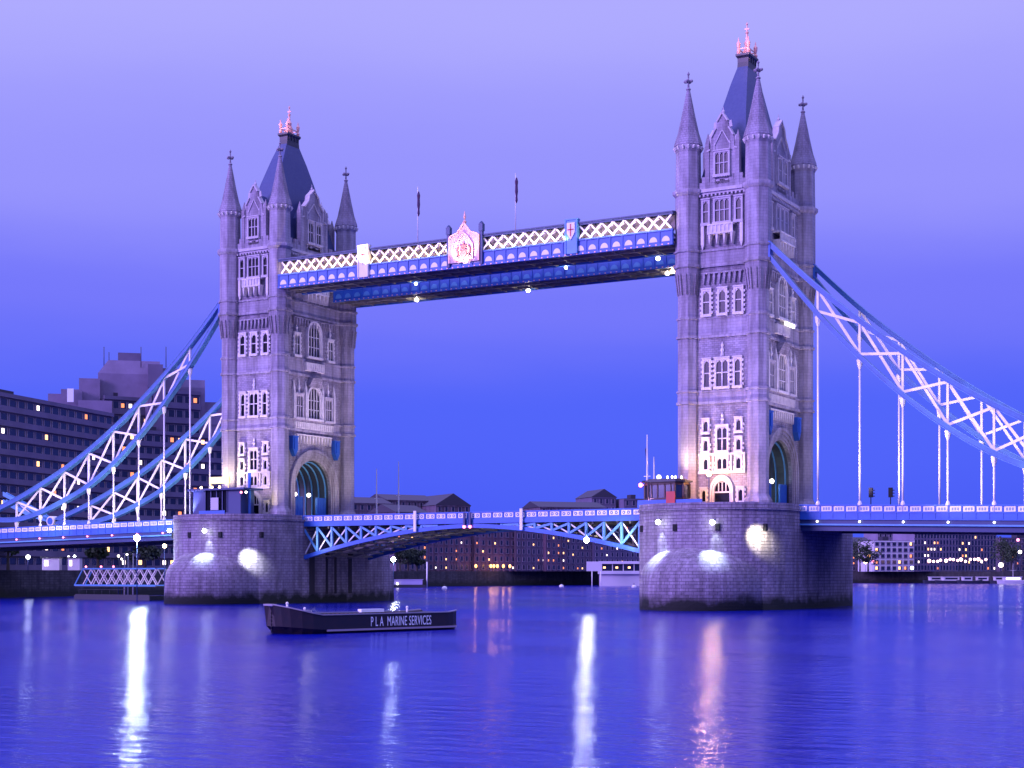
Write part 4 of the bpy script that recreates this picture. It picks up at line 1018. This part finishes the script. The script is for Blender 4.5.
def facade(root, xa, fa, xb, fb, ytop, rows, cols, wall, thick=14, ww=.38, wh=.52, lit=.12, roof='flat', zb=GZ, band=False, seed=1, name='wall', ztop=None, skip=0):
    rnd = random.Random(seed)
    a, c = at(xa, fa, z=zb), at(xb, fb, z=zb); ztop = CZ+(YH-ytop)*fa/FPX if ztop is None else ztop
    Ln = (c-a).xy.length; an = math.atan2(c.y-a.y, c.x-a.x); H = ztop-zb
    R = Matrix.Translation(a) @ Matrix.Rotation(an, 4, 'Z')
    mb = MB(); mb.T = R; mb.box(0, Ln, 0, thick, 0, H)
    if band:
        for r in range(rows+1): mb.box(-.1, Ln+.1, -.55, 0, H*(r)/rows-.0 if r else 0, H*r/rows+H/rows*.40 if r < rows else H+.9)
    else:
        mb.box(-.2, Ln+.2, -.3, .3, H-.5, H+.15)
    wl = mb.build(name, [wall], root)
    cw = Ln/cols; fh = H/rows
    for r in range(skip, rows):
        for q in range(cols):
            u = rnd.random(); mt = WDARK if u > lit else rnd.choice(WLIT)
            mm = panes(round(cw*ww, 2), round(fh*wh, 2), mt)
            link('window', mm, root, R @ Vector((cw*(q+.5), -.02, fh*(r+(.42 if band else .25)))), an)
    mb = MB(); mb.T = R
    if roof == 'gable':      # ridge across: gable end to the river
        mb.ext([(-.5, H), (Ln+.5, H), (Ln/2, H+Ln*.32)], -.4, thick)
    elif roof == 'ridge':
        mb.rings([[(x, -.5, H), (x, thick/2, H+3.0), (x, thick+.5, H)] for x in (-.5, Ln+.5)])
    elif roof == 'flat':
        mb.box(.3, Ln-.3, .3, thick-.3, H, H+.3)
        m7 = MB(); m7.T = R; m7.box(Ln*.3, Ln*.45, 3, 7, H+.3, H+2.2); m7.build('roof_house', [ROOFD], root)
    mb.build('roof', [ROOFD], root)
    return R, Ln, H
def building(label, *a, cat='building', name='apartment_building', group='buildings on the far bank', **k):
    root = thing(name, label, cat, at(a[0], a[1], z=GZ), 0, group)
    bpy.context.view_layer.update() if False else None
    off = root.location.copy(); before = set()
    R, Ln, H = facade(root, *a, **k)
    for ch in root.children: ch.matrix_parent_inverse = Matrix.Translation(-off)
    return root, R, Ln, H

# brick warehouses seen under the bascules
WH = 'brick riverside blocks under the lifting span'
building('brick block seen at the left under the road span, by the bright lamp', 396, 560, 428, 572, 512, 6, 5, BRICK2, lit=.2, seed=3, group=WH, roof='ridge')
building('wide brick warehouse flats with paired lit windows, left of the centre', 428, 575, 474, 590, 520, 6, 9, BRICK, lit=.14, seed=4, group=WH, roof='ridge')
building('tall brick block just right of mid-span with orange lamps at its foot', 474, 588, 516, 600, 522, 6, 7, BRICK, lit=.10, seed=5, group=WH, roof='ridge')
building('brick block with three bright round-topped windows in one row', 516, 598, 546, 606, 524, 6, 6, BRICK2, lit=.16, seed=12, group=WH, roof='ridge')
building('narrow reddish brick block between two wider brick blocks', 546, 604, 566, 612, 526, 6, 4, BRICK, lit=.14, seed=7, group=WH, roof='ridge')
building('brick block left of the white waterside pavilion', 566, 612, 594, 620, 530, 6, 6, BRICK2, lit=.18, seed=8, group=WH, roof='flat')
building('low dark block behind the white waterside pavilion', 594, 618, 645, 632, 538, 5, 10, CONC, lit=.16, seed=9, group=WH)
# roofs rising above the deck
RB_ = 'rooftops showing above the road deck'
building('long low roofed block above the deck, beside the farther tower', 352, 640, 392, 650, 503, 8, 6, BRICK2, lit=.08, seed=21, group=RB_, roof='ridge', thick=20)
building('dark block with a small square roof house above the deck', 388, 660, 436, 672, 500, 8, 8, BRICK2, lit=.06, seed=22, group=RB_, roof='ridge', thick=22)
building('pale gabled warehouse end rising above the deck', 436, 655, 470, 662, 505, 8, 5, BRICK2, lit=.04, seed=23, group=RB_, roof='gable', thick=30)
building('dark pitched block above the deck right of mid-span, widest of its row', 540, 690, 606, 700, 507, 8, 9, BRICK2, lit=.05, seed=24, group=RB_, roof='ridge', thick=24)
building('square-topped dark block above the deck near the nearer pier', 592, 720, 616, 724, 497, 9, 4, CONC, lit=.04, seed=25, group=RB_, roof='gable', thick=20)
building('small dark block above the deck touching the nearer pier', 624, 720, 656, 726, 499, 9, 5, CONC, lit=.04, seed=26, group=RB_, roof='flat', thick=20)
# right-hand bank
RG = 'buildings on the far right bank'
building('low dark brick block right of the nearer pier, behind orange lamps', 846, 760, 872, 765, 543, 5, 5, BRICK2, lit=.3, seed=31, group=RG, roof='ridge')
building('white rendered flats with deep balconies beyond the nearer pier', 874, 735, 914, 742, 541, 5, 7, RENDER, lit=.12, seed=32, group=RG, ww=.62, wh=.6)
building('set-back block with roof terrace behind the white flats', 878, 800, 912, 806, 533, 7, 7, CONC2, lit=.1, seed=38, group=RG)
building('long glass-fronted block with vertical fins on the far right bank', 914, 745, 958, 760, 533, 6, 14, CONC2, lit=.22, seed=33, group=RG, ww=.7, wh=.7)
building('wide dark glass block behind the row of pink lamps', 958, 762, 996, 776, 534, 6, 12, CONC, lit=.24, seed=34, group=RG, ww=.7, wh=.7)
building('dark block at the far right edge with few lit windows', 1000, 800, 1070, 822, 538, 6, 14, BRICK2, lit=.2, seed=35, group=RG)

# hotel on the left bank
hot = thing('hotel', 'large stepped concrete hotel with rows of windows behind the left chains', 'hotel', at(60, 380, z=GZ))
hoff = hot.location.copy()
HB = []
facade(hot, -60, 326, 112, 393, 398, 12, 20, CONC, thick=22, lit=.15, band=True, seed=41, wh=.44, ww=.72, name='wing_wall', ztop=CZ+(YH-398)*350/FPX)
facade(hot, 112, 393, 222, 418, 431, 11, 14, CONC, thick=20, lit=.15, band=True, seed=42, wh=.44, ww=.72, name='wing_wall')
def block(x0, x1, f, y0, th=16, m_=CONC2, slope=0, zb=GZ+8):
    a, c = at(x0, f, y=y0), at(x1, f+(x1-x0)*.06, y=y0); Ln = (c-a).xy.length; an = math.atan2(c.y-a.y, c.x-a.x)
    mb = MB(); mb.T = Matrix.Translation((a.x, a.y, 0)) @ Matrix.Rotation(an, 4, 'Z')
    mb.rings([[(0, 0, zb), (Ln, 0, zb), (Ln, th, zb), (0, th, zb)], [(0, 0, a.z-slope*1.4), (Ln, 0, a.z-slope*1.4), (Ln, th, a.z-slope*1.4), (0, th, a.z-slope*1.4)], [(slope, slope*.5, a.z), (Ln, slope*.5, a.z), (Ln, th, a.z), (slope, th, a.z)]])
    mb.box(-.2, Ln+.2, -.25, .3, a.z-6, a.z-5.5) if slope == 0 else None
    mb.build('stepped_block', [m_], hot)
block(48, 62, 402, 393.5); block(61, 82, 401, 389); block(79, 100, 406, 378); block(78, 112, 399, 400); block(98, 160, 409, 359, 22, CONC2, 2.6)
block(118, 141, 413, 352.5, 8, CONC); block(148, 163, 408, 364, 14, CONC); block(160, 178, 412, 368, 14); block(174, 205, 415, 379, 18, CONC2, 1.5); block(203, 224, 419, 402, 16)
facade(hot, 104, 405, 150, 412, 399, 12, 6, CONC, thick=10, lit=.15, band=True, seed=43, wh=.44, ww=.72, name='wing_wall')
facade(hot, 150, 408, 200, 416, 392, 12, 6, CONC, thick=10, lit=.08, band=True, seed=44, wh=.44, ww=.72, name='wing_wall')
a = at(70.5, 400.5, y=402)
mb = MB(); mb.box(-.8, .8, -.2, .1, 0, 3.4); mb.build('lit_window', [M('cool_lit', (.5, .5, .6), emit=(.45, .42, .9), es=.25)], hot, loc=(a.x, a.y, a.z), rz=YAW)
for x in (104, 109, 141, 166): 
    a = at(x, 412, y=356); mb = MB(); mb.tube((0, 0, -3), (0, 0, 2.4 if x != 109 else 1), .1); mb.build('aerial', [LEAD], hot, loc=a)
for ch in hot.children: ch.matrix_parent_inverse = Matrix.Translation(-hoff)

# ------------------------------------------------ waterside clutter, left bank
def lamp_at(x, f, y, label, mat, r, group, en=None, col=None, zb=GZ):
    p = at(x, f, y=y); o = thing('street_lamp', label, 'lamp', (p.x, p.y, zb), 0, group)
    mb = MB(); mb.tube((0, 0, 0), (0, 0, p.z-zb), .08); mb.build('post', [DBLUE], o)
    mb = MB(); mb.ball((0, 0, p.z-zb), r, 0, 10); mb.build('lantern', [mat], o)
    if en: point((p.x, p.y-r-.5, p.z), en, col, r)
LG1 = 'lamps on the left quay'
lamp_at(137, 262, 538, 'dazzling white lamp under the left span, beside the farther pier', LWW, .52, 'brilliant white lamps under the bridge', zb=WZ)
lamp_at(393.5, 300, 559.5, 'dazzling white lamp right of the farther pier, by its water edge', M('lamp_star_two', (1, 1, 1), emit=(.8, .9, 1), es=130), .42, 'brilliant white lamps under the bridge', zb=WZ)
lamp_at(28, 330, 557, 'warm white lamp on the left quay, leftmost of the quay lamps', LW, .42, LG1)
lamp_at(68.5, 335, 557, 'white lamp beside a pale kiosk on the left quay', LG, .26, LG1)
lamp_at(74.5, 335, 556.5, 'white lamp just right of its twin on the left quay', LW, .28, LG1)
lamp_at(118.5, 300, 556, 'white lamp above the lattice gangway, highest of three', LG, .24, LG1, zb=WZ)
lamp_at(121.5, 300, 559, 'small white lamp just above the gangway roof', LG, .2, LG1, zb=WZ)
lamp_at(127, 300, 554.5, 'small white lamp by two tall piles behind the gangway', LG, .2, LG1, zb=WZ)
lamp_at(164.5, 268, 546, 'yellowish lamp close to the left edge of the farther pier', LY, .36, LG1, zb=WZ)
for x, y, s_ in ((52, 571, 'pale lit kiosk'), (75, 573, 'small pale booth')):
    p = at(x, 335, z=GZ); o = thing('quay_kiosk', f'{s_} on the dark left quay', 'kiosk', p, YAW, 'kiosks on the left quay')
    ww_ = 1.3 if x == 52 else .9
    mb = MB(); mb.box(-ww_*1.4, ww_*1.4, -1, 1, 0, 2.6); mb.build('booth_wall', [RENDER], o)
    mb = MB(); mb.box(-ww_*1.6, ww_*1.6, -1.3, 1.3, 2.6, 2.85); mb.build('roof', [LEAD], o)
    mb = MB(); mb.box(-ww_*1.0, -ww_*.4, -1.08, -1, .9, 2.1); mb.build('window', [WLIT[1]], o)
# two tall piles
for x in (124.5, 127.8, 133):
    p = at(x, 304, z=WZ); mb = MB(); mb.tube((0, 0, -1), (0, 0, 8.5), .14); mb.ball((0, 0, 8.5), .2)
    mb.build('mooring_pile', [M('pale_pile', (.4, .4, .42), .6)], None, loc=p, label={124.5: 'pale mooring pile behind the gangway, left of three', 127.8: 'pale mooring pile behind the gangway, middle of three', 133: 'pale mooring pile behind the gangway, nearest the bright lamp'}[x], cat='pile', group='mooring piles by the gangway')
# gangway
ga, gb = at(84, 296, z=0), at(161, 284, z=0); gl = (gb-ga).xy.length; gan = math.atan2(gb.y-ga.y, gb.x-ga.x)
gw = thing('gangway', 'white lattice footbridge leading to the farther pier under the left span', 'gangway', (ga.x, ga.y, -10.6), gan)
for y in (-1.2, 1.2):
    mb = MB(); mb.box(-1.2, gl, y-.12, y+.12, 0, .3); mb.box(1.2, gl, y-.12, y+.12, 3.1, 3.35); mb.beam((-1.2, y, .1), (1.2, y, 3.2), .2, .2); mb.build('side_chord', [LBLUE], gw)
    mb = MB(); n_ = 9
    for i in range(n_):
        a, c = 1.2+(gl-1.2)*i/n_, 1.2+(gl-1.2)*(i+1)/n_
        mb.beam((a, y, .3), (c, y, 3.1), .14, .16); mb.beam((a, y+.1, 3.1), (c, y+.1, .3), .14, .16)
    mb.build('lattice_side', [WHITE], gw)
mb = MB(); mb.box(-1.2, gl, -1.1, 1.1, -.1, .1); mb.build('walk_deck', [SOFF], gw)
for x in (2.0, 6.2, 9.6): 
    mb = MB(); mb.ball((0, 0, 0), .2); mb.build('red_lamp', [LR], gw, loc=(x, -1.2, 3.6))
mb = MB(); mb.box(-1, 1, -1, 1, 0, 1.2); 
pt = thing('landing_pontoon', 'dark floating pontoon under the lattice gangway', 'pontoon', (gb.x, gb.y, WZ), gan)
mb.T = Matrix.Identity(4); mb.bm.clear(); mb.box(-gl*.95, .5, -3.2, 2.0, -.4, .8); mb.box(-gl*.95+.2, .3, -3.1, -3.0, .8, 1.0); mb.build('float', [LEAD], pt)
mb = MB()
for i in range(7): mb.tube((-gl*.9+i*2.1, -2.9, .8), (-gl*.9+i*2.1, -2.9, 1.9), .04)
mb.beam((-gl*.9, -2.9, 1.9), (-gl*.9+12.6, -2.9, 1.9), .05, .05); mb.build('railing', [LEAD], pt)
# small lit landing stage right of farther pier
p = at(410, 520, z=WZ); o = thing('landing_stage', 'pale lit landing stage right of the farther pier', 'pontoon', p, YAW)
mb = MB(); mb.box(-6, 5, -2, 2, -.3, .9); mb.build('float', [LEAD], o)
mb = MB(); mb.box(-5.5, 4.2, -1.9, -1.8, 1.0, 2.6); mb.box(-5.6, 4.4, -2.1, 1.8, 2.6, 2.75); mb.build('shelter', [M('shelter_panel', (.35, .32, .5), .6)], o)
mb = MB(); mb.tube((5.6, 0, -1), (5.6, 0, 8.5), .22); mb.build('white_pile', [WHITE], o)
mb = MB(); mb.ball((0, 0, 0), .35); mb.build('stage_lamp', [LG], o, loc=(-4, -2.3, 1.3))
# riverside trees
LEAF = M('dark_foliage', (.035, .06, .025), .8, col2=(.02, .035, .015), nscale=.8); BARK = M('bark', (.05, .04, .03), .9)
def tree(x, f, h, label, group, seed):
    rnd = random.Random(seed); p = at(x, f, z=GZ); o = thing('riverside_tree', label, 'tree', p, rnd.random()*6, group)
    mb = MB(); mb.lathe(0, 0, [(.4, 0), (.28, h*.3), (.15, h*.6)], 7)
    for i in range(6):
        a = rnd.random()*2*PI; mb.tube((0, 0, h*(.28+.05*i)), (math.cos(a)*h*.25, math.sin(a)*h*.25, h*(.5+.06*i)), .12, .04, 5)
    mb.build('trunk', [BARK], o)
    mb = MB()
    cl = [(rnd.gauss(0, h*.17), rnd.gauss(0, h*.17), h*(.4+.55*rnd.random()), h*(.09+.08*rnd.random())) for _ in range(16)]
    for cx, cy, cz, r in cl:
        for _ in range(55):
            d = Vector((rnd.gauss(0, 1), rnd.gauss(0, 1), rnd.gauss(0, .8))).normalized()*r*rnd.uniform(.5, 1.15); c_ = Vector((cx, cy, cz))+d
            u = Vector((rnd.gauss(0, 1), rnd.gauss(0, 1), rnd.gauss(0, 1))).normalized()*.42; v_ = u.cross(Vector((rnd.gauss(0, 1), rnd.gauss(0, 1), rnd.gauss(0, 1)))).normalized()*.32
            mb.f([mb.v(c_-u), mb.v(c_-v_), mb.v(c_+u), mb.v(c_+v_)])
    mb.build('crown', [LEAF], o)
TG = 'trees on the far bank'
tree(400, 530, 8.5, 'small dark tree right of the farther pier, behind the bright lamp', TG, 1)
tree(408, 536, 7.5, 'bushy dark tree second from the farther pier', TG, 2)
tree(417, 540, 7.0, 'low dark tree beside the white pile', TG, 3)
tree(860, 700, 15, 'dark tree touching the right side of the nearer pier', TG, 4)
tree(868, 706, 11, 'lower dark tree just left of the white flats', TG, 5)
tree(1003, 720, 15, 'dark tree between two blocks at the far right', TG, 6)
tree(1012, 725, 13, 'dark tree near the right frame edge behind the white boat', TG, 7)
tree(8, 345, 9, 'dark tree on the left quay at the frame edge', TG, 8)
tree(98, 345, 8, 'dark tree on the left quay behind the gangway', TG, 9)
tree(145, 350, 8, 'dark tree behind the bright lamp by the farther pier', TG, 10)
# white pavilion near the nearer pier
p = at(600, 585, z=WZ); o = thing('waterside_pavilion', 'white flat-roofed glazed pavilion beside the nearer pier', 'pavilion', p, YAW-.02)
mb = MB(); mb.box(0, 22, 0, 9, 0, 4.4); mb.box(-.5, 22, -1, 9, 4.4, 5.6); mb.build('base_wall', [RENDER], o)
mb = MB(); mb.box(.5, 22, .6, 8, 5.6, 8.2); mb.build('glazed_room', [WDARK], o)
mb = MB(); mb.box(-.3, 22, -.6, 9, 8.2, 9.2)
for i in range(6): mb.box(.5+4*i, .8+4*i, .3, .6, 5.6, 8.2)
mb.build('roof', [RENDER], o)
for i in range(4): 
    mb = MB(); mb.box(0, .9, 0, .1, 0, .7); mb.build('lit_lamp', [WLIT[0]], o, loc=(1.2+4.6*i, .4, 6.5))
p = at(592, 575, z=WZ); o = thing('river_sign', 'pale square sign on a single pile left of the white pavilion', 'sign', p, YAW)
mb = MB(); mb.tube((0, 0, -1), (1.4, 0, 5.5) if False else (0, 0, 5.5), .16); mb.tube((3.2, 0, -1), (3.2, 0, 5.5), .16); mb.build('post', [WHITE], o)
mb = MB(); mb.box(-2.0, 3.6, -.1, .1, 5.5, 9.0); mb.build('board', [RENDER], o)
# orange up-lamps at the foot of the brick block
for i, (x, h) in enumerate(((476, 4.5), (491, 1.6), (494, 2.0), (497.5, 6), (503.5, 3), (510, 2.4))):
    f = 584+i*1.5; p = at(x, f, z=GZ); o = thing('facade_lamp', ['tall orange lamp glow, leftmost at the brick block foot', 'small orange lamp, second from left at the brick foot', 'small orange lamp, third from left at the brick foot', 'tallest orange lamp at the brick block foot', 'orange lamp, fifth from left at the brick foot', 'rightmost orange lamp at the brick block foot'][i], 'lamp', p, 0, 'orange lamps at the brick block')
    mb = MB(); mb.lathe(0, 0, [(.3, 0), (.25, .5), (.12, h*.5+1.5)], 6); mb.build('post', [BRICK2], o)
    mb = MB(); mb.ball((0, -.1, 1.9), .5, 0, 8, 1.4); mb.build('lantern', [LO], o)
    d = point(p+Vector((.6, -1.6, 2.4)), 160, (1, .42, .08), .3)
# lamps on right bank
rnd = random.Random(5)
RL_ = 'promenade lamps on the far right bank'
for i in range(15):
    x = 929+i*4.1+rnd.uniform(-.8, .8); f = 722+i*.9; p = at(x, f, y=560+rnd.uniform(-1, 1.6)); o = thing('promenade_lamp', f'one of the row of pinkish promenade lamps on the far right bank', 'lamp', (p.x, p.y, GZ), 0, RL_)
    mb = MB(); mb.tube((0, 0, 0), (0, 0, p.z-GZ), .1, .08, 6); mb.build('post', [DBLUE], o)
    mb = MB(); mb.ball((0, 0, p.z-GZ), .62 if i % 4 else .85, 0, 8); mb.build('lantern', [M('lamp_pinkish', (1, 1, 1), emit=(1, .5, .42), es=6) if i == 0 else bpy.data.materials['lamp_pinkish']], o)
for x, y, mt, r, lb in ((859.5, 556, LG, .7, 'white lamp close to the right edge of the nearer pier'), (869, 556, LO, 1.1, 'large orange lamp between the nearer pier and the white flats'), (865.5, 562, LY, .8, 'yellow lamp low between the nearer pier and the white flats'),
                        (873, 561.5, LR, .6, 'small reddish lamp at the left foot of the white flats'), (912, 568, M('lamp_green', (1, 1, 1), emit=(.8, 1, .6), es=6), .8, 'greenish lamp under the white flats'), (1001, 565, LG, 1.1, 'large pale pink lamp left of the white boat'), (1020, 552, LG, .8, 'white lamp high at the right frame edge'), (1018, 540, LR, .7, 'reddish lamp highest at the right frame edge')):
    lamp_at(x, 716, y, lb, mt, r, 'larger lamps on the far right bank')
# boats
def boat(x, f, ln, label, cabin, mastn, group='boats moored on the far right bank', hullm=None):
    p = at(x, f, z=WZ); o = thing('moored_boat', label, 'boat', p, YAW+rnd.uniform(-.2, .2), group); h = ln/2
    mb = MB(); rs = []
    for x_, b_, s_ in ((-h, .9, 1.6), (-h*.6, 1.6, 1.4), (0, 1.8, 1.3), (h*.6, 1.4, 1.5), (h*.9, .5, 1.9), (h, .05, 2.1)):
        rs.append([(x_, -b_, s_), (x_*.96, -b_*.7, -.4), (x_*.96, b_*.7, -.4), (x_, b_, s_)])
    mb.rings(rs); mb.build('hull', [hullm or LEAD], o)
    mb = MB(); mb.box(-h*.6, h*cabin, -1.1, 1.1, 1.3, 3.0); mb.box(-h*.65, h*(cabin+.06), -1.2, 1.2, 3.0, 3.15); mb.build('cabin', [RENDER], o)
    mb = MB(); mb.box(-h*.5, h*(cabin-.1), -1.15, -1.1, 1.9, 2.7); mb.build('window', [WLIT[1] if mastn == 2 else WDARK], o)
    if mastn:
        mb = MB(); mb.tube((0, 0, 1), (0, 0, 9), .1, .06, 6); mb.beam((-1.5, 0, 6), (1.5, 0, 6), .08, .08); mb.build('mast', [WHITE], o)
boat(953, 708, 17, 'long pale boat moored centre of the far right bank', .3, 0); boat(970, 704, 12, 'dark boat beside the long pale boat on the right bank', .1, 0)
boat(985, 710, 13, 'small boat moored below the end of the pink lamps', .2, 0); boat(938, 712, 14, 'low dark boat leftmost of the moored boats', .2, 0)
boat(1013, 700, 14, 'white boat with a mast at the right frame edge', .5, 2, hullm=RENDER)
boat(1000, 706, 9, 'tiny dark boat left of the white masted boat', .2, 0)
# mooring buoys
for x, y, lb in ((561.5, 587, 'round white mooring buoy near mid-river, right of centre'), (634, 587.5, 'round white mooring buoy close to the nearer pier'), (444.5, 589, 'tiny white buoy left of mid-river beyond the barge')):
    f = FPX*5/(y-YH); p = at(x, f, z=WZ+.2); o = thing('mooring_buoy', lb, 'buoy', p, 0, 'mooring buoys')
    mb = MB(); mb.ball((0, 0, 0), .85, 0, 10, .8); mb.build('float', [WHITE], o); mb = MB(); mb.tube((0, 0, .6), (0, 0, 1.3), .1); mb.build('eye', [LEAD], o)
# big wash light at the inner side of the nearer pier
p = at(586.5, 216, y=540)
o = thing('floodlight', 'bright round lamp under the right half of the lifting span', 'lamp', (p.x, p.y, p.z), 0, 'brilliant white lamps under the bridge')
mb = MB(); mb.ball((0, 0, 0), .38, 0, 10); mb.build('lamp_glass', [M('lamp_under', (1, 1, 1), emit=(.95, .96, .9), es=260)], o); mb = MB(); mb.tube((0, 0, .3), (0, 0, 1.4), .07); mb.build('bracket', [DBLUE], o)
spot((-16.5, -13.5, -2.8), (-10.9, -11, -7), 2600, (.9, .95, 1), 80, .8, .3)
spot((-20, -2, -4.0), (-50, 0, -1.5), 5000, (1, .88, .7), 80, .9, .4)
spot((-63, -2, -5.5), (-30, 0, -1.0), 5000, (1, .88, .7), 80, .9, .4)
area((-70, -11.4, -3.0), (-64, -9, -2.6), 160, (1, .9, .75), 2, 2); area((-13.5, -11.4, -3.0), (-20, -9, -2.6), 350, (1, .9, .75), 2, 2)
